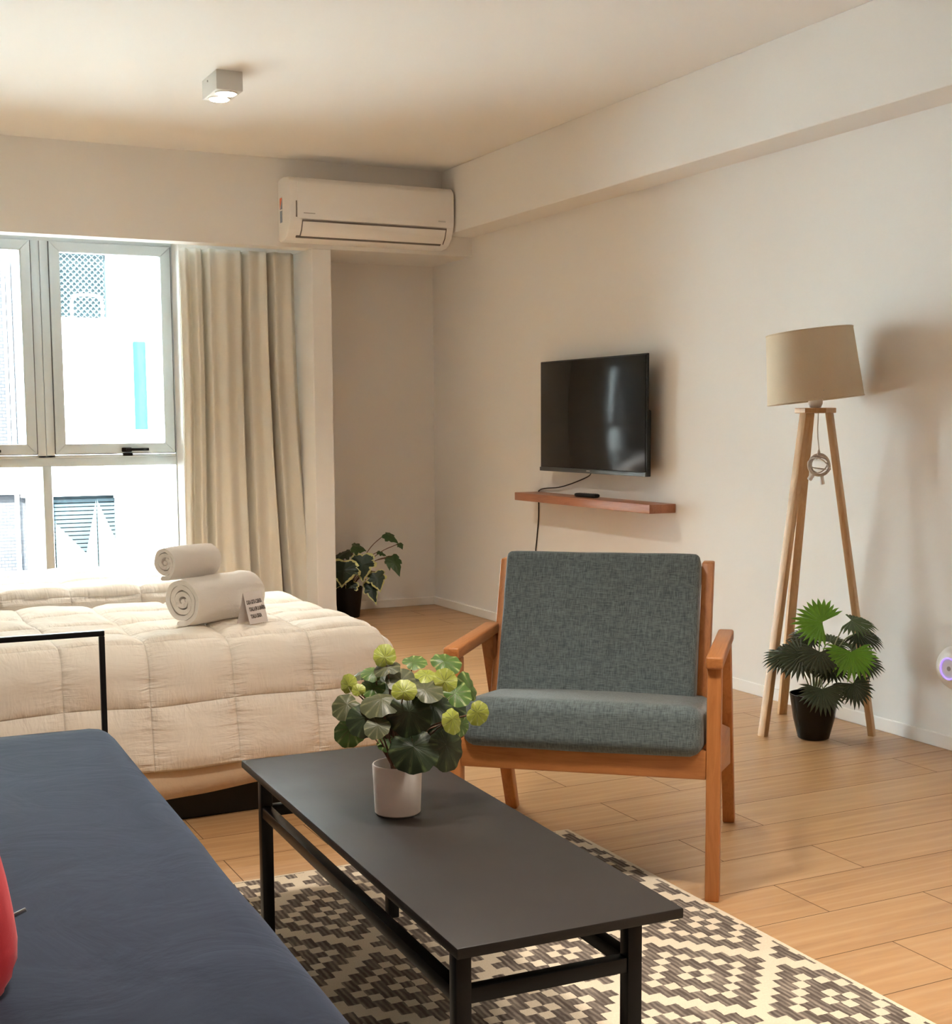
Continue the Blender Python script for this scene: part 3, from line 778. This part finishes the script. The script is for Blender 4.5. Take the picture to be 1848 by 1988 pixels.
# ------------------------------------------------------------------ television, shelf, remote
tv = thing('television', 'flat black wall-mounted television above the wooden shelf', 'television', (3.44, 5.672, .90))
b = bmesh.new(); box(b, -.002, .009, -.497, .497, -.006, .556, .002); box(b, .005, .042, -.47, .47, .02, .30, .008); box(b, .0, .022, -.496, .496, -.006, .03, .003)
obj('casing', b, MT['black_plastic'], tv)
obj('screen', B(-.006, .0, -.489, .489, .016, .549, .001), MT['screen'], tv)
obj('bottom_bezel', B(-.009, .0, -.497, .497, -.006, .014, .002), simple('dark_grey_bezel', (.06, .065, .07), .35), tv)
obj('logo_mark', B(-.0095, -.0085, -.008, .024, .003, .009), MT['led_white'] if False else MT['grey_print'], tv, smooth=False)
obj('wall_mount', B(.03, .088, -.16, .16, .14, .40, .004), MT['black_plastic'], tv)
b = bmesh.new()
cp = [(3.462, 5.70, .905), (3.49, 5.76, .882), (3.50, 5.841, .86), (3.505, 5.985, .827), (3.508, 6.107, .806), (3.51, 6.25, .795), (3.521, 6.33, .782), (3.5225, 6.345, .76), (3.5225, 6.345, .64), (3.522, 6.362, .53), (3.522, 6.38, .42), (3.522, 6.37, .25), (3.522, 6.36, .12)]
tube(b, curve([Vector(p) - Vector(tv.location) for p in cp], 6), .0032, 7)
obj('power_cord', b, MT['black_plastic'], tv, ang=0)
shf = obj('wall_shelf', B(-.072, .071, -.646, .646, -.0205, .0205, .0025), MT['wood_shelf'], None, (3.457, 5.716, .7525))
tag(shf, 'floating reddish wood wall shelf under the television', 'shelf')
rc = thing('remote_control', 'small black remote control lying on the wall shelf', 'remote', (3.452, 5.725, .7735), math.radians(96))
rb = cushion(.165, .042, .02, .009, 8); rb.transform(T(0, 0, .0105)); obj('remote_body', rb, MT['black_plastic'], rc)
b = bmesh.new()
for i in range(6):
    for j in range(3): box(b, -.06 + i * .018, -.052 + i * .018, -.013 + j * .010, -.007 + j * .010, .0195, .0215, .001)
obj('buttons', b, MT['grey_print'], rc)

# ------------------------------------------------------------------ air conditioner
ac = thing('air_conditioner', 'white split air conditioner mounted on the header above the niche', 'air conditioner', (2.84, YH + .002, 2.125))
W = .482
prof = [(0, .012), (0, .322), (-.03, .335), (-.10, .335), (-.165, .326), (-.188, .308), (-.194, .27), (-.194, .14), (-.186, .095), (-.165, .052), (-.13, .018), (-.09, .004), (-.02, 0)]
b = bmesh.new(); prism(b, prof, 'X', -W, W, 0, .006, 3); obj('body', b, MT['ac_body'], ac, ang=30)
b = bmesh.new(); prism(b, [(-.19, .30), (-.1995, .30), (-.201, .27), (-.201, .135), (-.196, .108), (-.186, .108)], 'X', -W + .042, W - .003, 0, .003, 2)
fp = obj('front_panel', b, MT['ac_body'], ac, ang=30)
b = bmesh.new(); prism(b, [(-.187, .096), (-.191, .094), (-.172, .050), (-.143, .021), (-.140, .025), (-.168, .054)], 'X', -W + .075, W - .05, 0, .001, 1)
obj('louver', b, MT['ac_body'], ac)
b = bmesh.new()
prism(b, [(-.1885, .1005), (-.194, .1035), (-.1925, .0955), (-.187, .093)], 'X', -W + .07, W - .045)
prism(b, [(-.1425, .0255), (-.146, .0195), (-.134, .0135), (-.132, .020)], 'X', -W + .05, W - .06)
for x in (-W + .070, W - .048): prism(b, [(-.188, .098), (-.1925, .096), (-.174, .050), (-.145, .0195), (-.141, .024), (-.168, .054)], 'X', x, x + .003)
obj('louver_gap', b, MT['ac_gap'], ac, smooth=False)
obj('indicator_strip', B(-W + .034, -W + .0405, -.1965, -.19, .115, .20, .001), MT['ac_gap'], ac, smooth=False)
obj('logo_mark', B(-W + .075, -W + .14, -.2015, -.2005, .135, .139), MT['grey_print'], fp, smooth=False)
obj('logo_mark', B(W - .10, W - .055, -.2015, -.2005, .135, .143), simple('pale_grey_print', (.55, .55, .54), .6), fp, smooth=False)
b = bmesh.new(); box(b, -W - .0012, -W + .001, -.075, -.03, .14, .235); lab = obj('energy_label', b, simple('white_label', (.75, .74, .72), .6), ac, smooth=False)
b = bmesh.new(); prism(b, [(-.034, .23), (-.07, .23), (-.034, .17)], 'X', -W - .0018, -W - .001); obj('label_print', b, MT['sticker_orange'], lab, smooth=False)
b = bmesh.new(); prism(b, [(-.072, .225), (-.04, .17), (-.072, .17)], 'X', -W - .0018, -W - .001); box(b, -W - .0018, -W - .001, -.07, -.034, .10, .162); obj('label_print', b, MT['sticker_blue'], lab, smooth=False)

# ------------------------------------------------------------------ ceiling light
cl = thing('ceiling_spotlight', 'small white box ceiling light with two lit spots', 'ceiling light', (1.614, 5.593, ZC))
obj('housing', B(-.055, .055, -.108, .108, -.078, 0, .002), MT['housing'], cl)
for yy in (-.052, .052):
    b = bmesh.new(); lathe(b, [(.047, -.0775), (.047, -.082), (.040, -.082)], 32, 0, T(0, yy, 0), True, True); rg = obj('trim_ring', b, MT['housing'], cl)
    b = bmesh.new(); lathe(b, [(.041, -.0815), (.036, -.0855), (.02, -.0875), (.001, -.088)], 32, 0, T(0, yy, 0), True, True); obj('lens', b, MT['bulb'], cl)
obj('screw', lathe(bmesh.new(), [(.004, 0), (.004, .003)], 12, 0, T(-.055, .02, -.02) @ Matrix.Rotation(-PI / 2, 4, 'Y')), MT['grey_print'], cl)

# ------------------------------------------------------------------ wall device at the right edge
wd = thing('wall_dispenser', 'white round wall device with violet light ring at the right edge', 'dispenser', (XR, 3.362, .296))
RY = Matrix.Rotation(-PI / 2, 4, 'Y')
b = bmesh.new(); lathe(b, [(.070, 0), (.078, .012), (.077, .026), (.068, .042), (.050, .052), (.036, .055), (.0355, .052), (.001, .052)], 48, 0, RY); obj('shell', b, MT['white_plastic'], wd)
b = bmesh.new(); tube(b, [RY @ Vector((.0365 * math.cos(k * PI / 24), .0365 * math.sin(k * PI / 24), .0545)) for k in range(48)], .0026, 8, 0, True); obj('light_ring', b, MT['led'], wd)
b = bmesh.new(); lathe(b, [(.008, .0515), (.008, .0535), (.001, .0535)], 20, 0, RY); obj('button', b, MT['grey_print'], wd)

# ------------------------------------------------------------------ plants
def leaf_frame(p, n, up):
    """frame with local Z = leaf normal, local Y = direction to the leaf tip"""
    n = Vector(n).normalized(); u = Vector(up); u = (u - n * u.dot(n)).normalized(); x = u.cross(n)
    m = Matrix((x, u, n)).transposed().to_4x4(); m.translation = Vector(p); return m
def round_leaf(bm, mtx, R, mi, seed, asp=1.0):
    t = bmesh.new(); uvl = t.loops.layers.uv.new('UVMap'); ns, nr = 36, 5; rg = random.Random(seed); ph = rg.uniform(0, 6); cup = rg.uniform(.1, .3); amp = rg.uniform(.03, .08)
    rings = []
    for k in range(nr + 1):
        v = k / nr; row = []
        for q in range(ns + 1):
            th = -PI / 2 + .03 + (2 * PI - .06) * q / ns
            d = abs(((th + PI / 2) % (2 * PI)) ); d = min(d, 2 * PI - d)
            out = 1.0 - .24 * math.exp(-(d / .45) ** 2)
            out *= 1 + .03 * math.sin(9 * th + ph) + .05 * math.sin(2 * th + ph)
            r = R * v * out
            x = r * math.cos(th) * asp; y = r * math.sin(th) + .16 * R * v
            z = -cup * R * v * v + R * amp * v * math.sin(3 * th + ph) + R * .035 * v * math.cos(9 * (q / ns) * 2 * PI)
            row.append((t.verts.new((x, y, z)), q / ns, v))
        rings.append(row)
    for A, Bq in zip(rings, rings[1:]):
        for q in range(ns):
            vs = (A[q], A[q + 1], Bq[q + 1], Bq[q])
            if len({id(v[0]) for v in vs}) < 4: continue
            f = t.faces.new([v[0] for v in vs])
            for l, v in zip(f.loops, vs): l[uvl].uv = (v[1], v[2])
    t.transform(mtx); merge(bm, t, mi)
def fan_leaf(bm, mtx, R, mi, seed, span=250, nseg=21):
    t = bmesh.new(); uvl = t.loops.layers.uv.new('UVMap'); rg = random.Random(seed); sp = math.radians(span)
    droop = rg.uniform(.12, .28)
    def P(r, th, z): return Vector((r * math.sin(th), r * math.cos(th), z - droop * R * (r / R) ** 2))
    c = t.verts.new((0, 0, 0)); w = sp / nseg
    def face(vs, uv):
        f = t.faces.new(vs)
        for l, a in zip(f.loops, uv): l[uvl].uv = (0, a)
    for k in range(nseg):
        a0 = -sp / 2 + k * w; a1 = a0 + w; am = (a0 + a1) / 2
        L_ = R * (.84 + .16 * math.cos(am * .75)) * rg.uniform(.93, 1.06)
        r1 = L_ * .69; fz = .035 * R
        A = t.verts.new(P(r1, a0, 0)); Bq = t.verts.new(P(r1, a1, 0)); Mv = t.verts.new(P(r1 * 1.02, am, fz))
        M2 = t.verts.new(P(L_ * .84, am, fz * .7)); S0 = t.verts.new(P(L_ * .83, am - w * .26, 0)); S1 = t.verts.new(P(L_ * .83, am + w * .26, 0))
        tip = t.verts.new(P(L_, am + rg.uniform(-.03, .03), -.03 * R))
        face((c, Mv, A), (0, .6, .6)); face((c, Bq, Mv), (0, .6, .6))
        face((A, Mv, M2, S0), (.6, .6, .8, .8)); face((Mv, Bq, S1, M2), (.6, .6, .8, .8))
        face((S0, M2, tip), (.8, .8, 1)); face((M2, S1, tip), (.8, .8, 1))
    t.transform(mtx); merge(bm, t, mi)
def ivy_leaf(bm, mtx, R, mi, seed, asp=.8, fold_=.25):
    """lobed pointed leaf; tip along +Y, petiole at origin"""
    t = bmesh.new(); uvl = t.loops.layers.uv.new('UVMap'); rg = random.Random(seed)
    out = [(0, 0), (.22, -.14), (.42, -.10), (.55, .12), (.46, .24), (.62, .42), (.58, .62), (.40, .66), (.36, .86), (.22, 1.06), (.12, 1.22), (0, 1.45)]
    pts = out + [(-x, y) for x, y in out[-2:0:-1]]
    pts = [(x * asp * R * rg.uniform(.94, 1.06), y * R * .72) for x, y in pts]
    cy = .38 * R; nr = 4; n = len(pts); rings = []
    for k in range(nr + 1):
        v = k / nr; row = []
        for i, (x, y) in enumerate(pts):
            X = x * v; Y = cy + (y - cy) * v
            z = -fold_ * abs(X) - .25 * (max(0, Y) ** 2) / R + .03 * R * math.sin(i * 2.1 + seed) * v
            row.append(t.verts.new((X, Y, z)))
        rings.append(row)
    for k in range(nr):
        for i in range(n):
            j = (i + 1) % n
            f = t.faces.new((rings[k][i], rings[k][j], rings[k + 1][j], rings[k + 1][i]))
            for l, v in zip(f.loops, (k, k, k + 1, k + 1)): l[uvl].uv = (i / n, v / nr)
    bmesh.ops.remove_doubles(t, verts=t.verts, dist=1e-6)
    t.transform(mtx); merge(bm, t, mi)

YAW = .46
def plant_pos(sx, sy, depth, x0, y0, u, dep):
    """lateral / depth / height in the plant's own frame"""
    return Vector(((sx - x0) * u, depth, ((y0 - sy) * u - math.sin(dep) * depth) / math.cos(dep)))

# --- round-leaf plant on the table
tp = thing('potted_plant', 'bushy round-leaved plant in a white pot on the coffee table', 'plant', (1.017, 2.41, .378), -YAW)
b = bmesh.new(); lathe(b, [(.042, 0), (.0455, .003), (.0495, .098), (.0485, .1), (.0465, .1), (.0445, .07), (.0435, .068), (.001, .068)], 48); obj('pot', b, MT['ceramic'], tp)
u6 = .000195
LV = [  # x, y, rx, ry (frame of the study), depth, kind
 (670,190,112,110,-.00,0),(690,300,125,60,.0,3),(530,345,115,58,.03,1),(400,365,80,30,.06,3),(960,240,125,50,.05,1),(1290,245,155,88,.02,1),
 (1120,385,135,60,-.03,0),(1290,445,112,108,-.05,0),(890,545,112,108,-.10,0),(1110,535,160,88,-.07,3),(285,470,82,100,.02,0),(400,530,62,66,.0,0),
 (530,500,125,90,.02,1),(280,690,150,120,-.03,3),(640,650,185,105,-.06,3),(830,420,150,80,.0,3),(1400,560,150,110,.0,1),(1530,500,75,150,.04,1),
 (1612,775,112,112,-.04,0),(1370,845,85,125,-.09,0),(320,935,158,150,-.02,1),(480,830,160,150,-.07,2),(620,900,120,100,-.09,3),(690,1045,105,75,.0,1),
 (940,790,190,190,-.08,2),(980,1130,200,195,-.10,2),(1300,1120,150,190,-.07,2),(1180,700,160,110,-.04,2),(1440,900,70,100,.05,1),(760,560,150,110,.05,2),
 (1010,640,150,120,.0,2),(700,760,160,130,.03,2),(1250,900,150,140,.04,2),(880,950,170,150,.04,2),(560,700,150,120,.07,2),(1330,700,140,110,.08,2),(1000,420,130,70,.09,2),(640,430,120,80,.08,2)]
fol = bmesh.new(); st = bmesh.new(); root0 = Vector((0, 0, .066))
for k, (x, y, rx, ry, dep, kd) in enumerate(LV):
    p = plant_pos(x, y, dep, 785, 1770, u6, .22); R = max(rx, ry) * u6 * (1.18 if kd == 2 else 1.08)
    a = max(.12, min(1, min(rx, ry) / max(rx, ry))); lat = (x - 830) / 800
    if ry > rx * 1.15: n = Vector((math.copysign(math.sqrt(1 - a * a), lat), -a, .25))
    else: n = Vector((lat * .35, -a, math.sqrt(1 - a * a) + .15))
    rg = random.Random(k); n += Vector((rg.uniform(-.12, .12), 0, rg.uniform(-.1, .1)))
    up = Vector((lat * .9, -.25, .9 if y < 650 else -.4 + rg.uniform(-.2, .2)))
    if y > 900: up = Vector((lat * .8, -.2, -1))
    fm = leaf_frame(p, n, up); pos = fm @ Vector((0, -.16 * R, 0)); fm.translation = pos
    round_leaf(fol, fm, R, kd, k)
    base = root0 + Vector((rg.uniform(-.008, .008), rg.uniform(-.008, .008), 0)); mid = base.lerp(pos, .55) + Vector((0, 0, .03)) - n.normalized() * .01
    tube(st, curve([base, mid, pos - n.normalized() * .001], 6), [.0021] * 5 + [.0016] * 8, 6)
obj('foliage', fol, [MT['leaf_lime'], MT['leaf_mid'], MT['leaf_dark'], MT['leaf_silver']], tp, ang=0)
obj('stems', st, MT['stem_brown'], tp, ang=0)

# --- fan palm beside the lamp
fp_ = thing('potted_palm', 'fan-leaved plant in a glossy black pot between the lamp legs', 'plant', (3.222, 3.752, 0), -YAW)
b = bmesh.new(); lathe(b, [(.050, 0), (.056, .004), (.074, .075), (.086, .155), (.088, .165), (.084, .165), (.081, .14), (.001, .138)], 48); pt = obj('pot', b, MT['pot_black'], fp_)
b = bmesh.new(); lathe(b, [(.080, .138), (.079, .146), (.001, .148)], 32); obj('soil', b, MT['soil'], pt)
u4 = .000334
FV = [ # base x, base y, R, tip direction (dx, dz), facing ratio, depth, kind, span
 (700,555,270,(-.75,.65),.85,-.02,0,250),(960,880,270,(0,-1),.85,-.09,0,240),(1030,535,275,(.35,.4),.32,.0,2,230),(1130,660,290,(.75,-.35),.38,.03,1,230),
 (470,900,300,(-1,-.35),.75,-.05,1,250),(640,880,270,(-.1,-1),.75,-.08,1,250),(640,1270,270,(0,-1),.8,-.12,1,230),(1000,1215,250,(.35,-.9),.85,-.07,1,240),
 (1170,950,260,(.75,-.65),.6,.02,1,240),(610,690,230,(-.95,.15),.5,.05,1,230),(640,830,230,(-.3,.6),.4,.04,1,220),(800,1020,240,(-.2,-1),.6,-.02,1,230),(330,900,250,(-.9,.1),.6,.0,1,240),(850,760,220,(.1,.8),.45,.06,2,220),(1080,850,240,(.4,.5),.45,.05,2,220)]
fol = bmesh.new(); st = bmesh.new()
for k, (x, y, R, td, a, dep, kd, spn) in enumerate(FV):
    p = plant_pos(x, y, dep, 645, 1800, u4, .20)
    n = Vector((td[0] * .25, -a, math.sqrt(1 - a * a) + .1)); fm = leaf_frame(p, n, (td[0], -.25, td[1]))
    fan_leaf(fol, fm, R * u4 * (1.22 if kd == 0 else 1.08), kd, k + 3, spn)
    rg = random.Random(k); base = Vector((rg.uniform(-.012, .012), rg.uniform(-.012, .012), .145))
    mid = base.lerp(p, .6) + Vector((0, 0, .05))
    tube(st, curve([base, mid, p], 6), .0024, 6)
obj('foliage', fol, [MT['fan_bright'], MT['fan_dark'], MT['fan_green']], fp_, smooth=False)
obj('stems', st, MT['stem_green'], fp_, ang=0)

# --- variegated plant in the niche
nv = thing('potted_ivy', 'variegated drooping-leaved plant in a black pot in the niche', 'plant', (2.838, 7.435, 0), -YAW)
b = bmesh.new(); lathe(b, [(.060, 0), (.064, .004), (.084, .175), (.087, .18), (.081, .18), (.078, .155), (.001, .15)], 40); pt = obj('pot', b, MT['pot_matt'], nv)
b = bmesh.new(); lathe(b, [(.077, .15), (.076, .16), (.001, .163)], 32); obj('soil', b, MT['soil'], pt)
u5 = .000625
IV = [ # petiole x, y, R, tip dir (dx,dz), facing ratio, depth, kind, aspect
 (330,255,115,(.5,.35),.5,.0,1,1.1),(300,300,130,(-.8,-.25),.45,.03,2,.9),(265,400,205,(-.12,-1),.95,-.08,0,.95),(430,340,210,(0,-1),.95,-.04,0,.75),
 (175,540,150,(-.3,-1),.8,-.02,0,.8),(545,500,165,(.25,-1),.9,-.03,0,.75),(480,600,190,(.3,-1),.8,-.02,0,.5),(640,140,130,(.75,-.5),.55,.02,1,.7),
 (770,230,60,(.4,-1),.7,.02,1,.7),(700,350,185,(.3,-1),.75,.0,1,.5),(665,365,120,(.1,-1),.7,.0,1,.4),(350,590,120,(-.6,-.8),.8,-.05,0,.8),(570,310,80,(.9,.1),.5,.0,1,.6),(230,360,120,(-.5,.4),.7,.02,2,.9)]
fol = bmesh.new(); st = bmesh.new()
for k, (x, y, R, td, a, dep, kd, asp) in enumerate(IV):
    p = plant_pos(x, y, dep, 285, 925, u5, .14)
    n = Vector((td[0] * .3, -a, math.sqrt(1 - a * a) + .1)); fm = leaf_frame(p, n, (td[0], -.2, td[1]))
    ivy_leaf(fol, fm, R * u5 * 1.16, kd, k, asp * 1.15)
    rg = random.Random(k); base = Vector((rg.uniform(-.02, .02), rg.uniform(-.02, .02), .16)); mid = base.lerp(p, .55) + Vector((0, 0, .05))
    tube(st, curve([base, mid, p], 6), .0025, 6)
obj('foliage', fol, [MT['leaf_var'], MT['leaf_ivy'], MT['fan_dark']], nv, ang=0)
obj('stems', st, MT['stem_brown'], nv, ang=0)

# ------------------------------------------------------------------ outside the window
FY = 12.0
bl = thing('neighbouring_building', 'pale building seen through the window with mesh screen and shutter', 'building', (1.5, FY, -.4))
def fx(x): return x - 1.5
def fz(z): return z + .4
white = simple('white_render', (.86, .88, .88), .9, nscale=30, nstr=.2)
stone = None
def brick_mat():
    m, nt, b = mat('grey_stone_blocks')
    br = nt.nodes.new('ShaderNodeTexBrick'); br.inputs['Scale'].default_value = 9; br.inputs['Color1'].default_value = (.030, .030, .034, 1); br.inputs['Color2'].default_value = (.040, .039, .043, 1)
    br.inputs['Mortar'].default_value = (.016, .017, .020, 1); br.inputs['Mortar Size'].default_value = .02
    L(nt, coords(nt, 'Object', (1, 1, 1), (PI / 2, 0, 0)), br.inputs['Vector']); L(nt, br.outputs['Color'], b.inputs['Base Color']); b.inputs['Roughness'].default_value = .9; b.inputs['Specular IOR Level'].default_value = 0
    return m
stone = brick_mat()
w_ = bmesh.new()
box(w_, fx(-7), fx(10), .25, .5, fz(-.4), fz(4.6))
box(w_, fx(2.42), fx(10), 0, .3, fz(-.4), fz(4.6)); box(w_, fx(1.62), fx(2.42), 0, .3, fz(.53), fz(2.06)); box(w_, fx(1.62), fx(1.99), 0, .3, fz(2.06), fz(4.6))
box(w_, fx(1.99), fx(2.42), 0, .3, fz(2.72), fz(4.6)); box(w_, fx(1.66), fx(1.88), 0, .3, fz(-.4), fz(.53)); box(w_, fx(-7), fx(1.0), 0, .3, fz(-.4), fz(4.6))
box(w_, fx(1.0), fx(1.62), -.02, .3, fz(.56), fz(.93))
obj('wall', w_, white, bl, smooth=False)
obj('stone_wall', B(fx(1.0), fx(1.655), .06, .26, fz(-.4), fz(3.2)), stone, bl, smooth=False)
sc_ = obj('mesh_screen', B(fx(1.99), fx(2.42), .16, .20, fz(2.06), fz(2.72)), simple('blue_grey_opening', (.026, .036, .040), .7, 0, 0), bl, smooth=False)
g = bmesh.new(); s = .052
x0, x1, z0, z1 = fx(1.99), fx(2.40), fz(2.07), fz(2.66)
for k in range(-14, 24):
    for sg in (1, -1):
        a = (x0 + k * s, z0); c_ = (a[0] + sg * (z1 - z0), z1)
        t0, t1 = 0, 1
        dx = c_[0] - a[0]
        ts = sorted([(x0 - a[0]) / dx, (x1 - a[0]) / dx]); t0 = max(0, ts[0]); t1 = min(1, ts[1])
        if t1 - t0 > .02: tube(g, [(a[0] + dx * t0, .14, z0 + (z1 - z0) * t0), (a[0] + dx * t1, .14, z0 + (z1 - z0) * t1)], .0045, 5)
obj('wire_lattice', g, simple('grey_wire', (.075, .085, .088), .7, 0, 0), sc_)
g = bmesh.new(); tube(g, curve([(fx(2.09), -.03, fz(2.03)), (fx(2.09), -.03, fz(2.18)), (fx(2.115), -.03, fz(2.235)), (fx(2.16), -.03, fz(2.25)), (fx(2.28), -.03, fz(2.25)), (fx(2.325), -.03, fz(2.235)), (fx(2.345), -.03, fz(2.18)), (fx(2.345), -.03, fz(2.03))], 5), .012, 8); obj('handrail', g, white, bl)
obj('downpipe', lathe(bmesh.new(), [(.05, fz(1.86)), (.05, fz(2.75))], 20, 0, T(fx(2.645), -.06, 0)), simple('glare_cyan_pipe', (.055, .085, .086), .5, 0, 0), bl)  # upper length of the same pipe, glare put into its paler colour
obj('downpipe', lathe(bmesh.new(), [(.055, fz(1.1)), (.055, fz(1.86))], 20, 0, T(fx(2.645), -.06, 0)), simple('cyan_pipe', (.012, .055, .06), .5, 0, 0), bl)
sh_ = bmesh.new()
for k in range(24): box(sh_, fx(1.88), fx(2.42), .08, .13, fz(-.36 + k * .036), fz(-.36 + k * .036 + .03), .004, 1)
box(sh_, fx(1.88), fx(2.42), .14, .16, fz(-.4), fz(.52))
obj('roller_shutter', sh_, simple('blue_grey_shutter', (.032, .042, .048), .7, 0, 0), bl)
g = bmesh.new()
prism(g, [(fx(1.89), fz(.30)), (fx(2.24), fz(-.08)), (fx(2.24), fz(-.35)), (fx(1.89), fz(-.35))], 'Y', -.02, -.012)
prism(g, [(fx(2.235), fz(.49)), (fx(2.06), fz(-.35)), (fx(2.235), fz(-.35))], 'Y', -.035, -.025); prism(g, [(fx(2.245), fz(.49)), (fx(2.415), fz(.09)), (fx(2.415), fz(-.35)), (fx(2.245), fz(-.35))], 'Y', -.035, -.025)
obj('pale_shapes', g, simple('pale_blue_shapes', (.05, .066, .068), .6, 0, 0), bl, smooth=False)  # pale slanted flat shapes in front of the shutter
for xx, r, z0, z1 in ((1.575, .018, -.4, 2.6), (1.535, .012, .9, 2.5)):
    obj('white_pipe', lathe(bmesh.new(), [(r, fz(z0)), (r, fz(z1))], 12, 0, T(fx(xx), -.06, 0)), white, bl)
gr = struct('ground', B(-9, 13, 8.02, 13, -.5, -.4), simple('pale_paving', (.36, .36, .355), .9), 'pale paving outside the window', 'ground', smooth=False)

# ------------------------------------------------------------------ light
w = bpy.data.worlds.new('sky'); bpy.context.scene.world = w; w.use_nodes = True
bg = w.node_tree.nodes['Background']; bg.inputs[0].default_value = (.82, .93, 1.0, 1); bg.inputs[1].default_value = 9.0
def light(name, typ, loc, energy, col, rot=None, **k):
    l = bpy.data.lights.new(name, typ); l.energy = energy; l.color = col
    for a, v in k.items(): setattr(l, a, v)
    o = bpy.data.objects.new(name, l); C.objects.link(o); o.location = loc
    if rot: o.rotation_euler = rot
    return o
p = light('window_portal', 'AREA', (.81, YW + .12, 1.16), 1, (1, 1, 1), (-PI / 2, 0, 0), shape='RECTANGLE', size=2.3, size_y=2.15); p.data.cycles.is_portal = True
light('sun', 'SUN', (0, -5, 8), 26, (1, .97, .92), Vector((.25, .8, -.75)).to_track_quat('-Z', 'Y').to_euler(), angle=.05)
WARM = (1, .90, .78)
for yy in (-.052, .052):
    light('ceiling_spot_beam', 'SPOT', (1.614, 5.593 + yy, ZC - .10), 26, WARM, None, spot_size=math.radians(115), spot_blend=.8, shadow_soft_size=.035)
light('ceiling_spot_beam', 'SPOT', (.8, 2.25, ZC - .03), 60, WARM, None, spot_size=math.radians(108), spot_blend=.9, shadow_soft_size=.14)
for x, y, e in ((1.6, 1.5, 38), (2.4, .7, 44)):
    light('ceiling_spot_beam', 'SPOT', (x, y, ZC - .03), e, WARM, None, spot_size=math.radians(88), spot_blend=1.0, shadow_soft_size=.14)
for x, y, e in ((1.9, 1.1, 14), (2.6, -.9, 12), (.6, -1.0, 10)):
    light('ceiling_spot_beam', 'SPOT', (x, y, ZC - .03), e, WARM, None, spot_size=math.radians(140), spot_blend=.9, shadow_soft_size=.06)

# ------------------------------------------------------------------ camera
cam = bpy.data.cameras.new('camera'); co = bpy.data.objects.new('camera', cam); C.objects.link(co)
ya, pi_, ro = .46, .102, -.006
f = Vector((math.sin(ya) * math.cos(pi_), math.cos(ya) * math.cos(pi_), -math.sin(pi_)))
r = Vector((math.cos(ya), -math.sin(ya), 0)); u = r.cross(f)
c, s = math.cos(ro), math.sin(ro); r2 = r * c + u * s; u2 = -r * s + u * c
m = Matrix((r2, u2, -f)).transposed().to_4x4(); m.translation = (0, 0, 1.15); co.matrix_world = m
cam.sensor_fit = 'HORIZONTAL'; cam.sensor_width = 36; cam.lens = 36 * 2610.42 / 1848; cam.shift_y = (1085.978 - 994) / 1848
cam.clip_start = .05; cam.clip_end = 100
S = bpy.context.scene; S.camera = co
S.view_settings.view_transform = 'Standard'; S.view_settings.look = 'None'; S.view_settings.gamma = 1; S.view_settings.use_curve_mapping = False
S.view_settings.exposure = 1.92
S.cycles.max_bounces = 12; S.cycles.diffuse_bounces = 7; S.cycles.glossy_bounces = 4; S.cycles.transparent_max_bounces = 12; S.cycles.transmission_bounces = 4
S.cycles.sample_clamp_indirect = 6; S.cycles.use_denoising = True; S.cycles.caustics_reflective = False; S.cycles.caustics_refractive = False
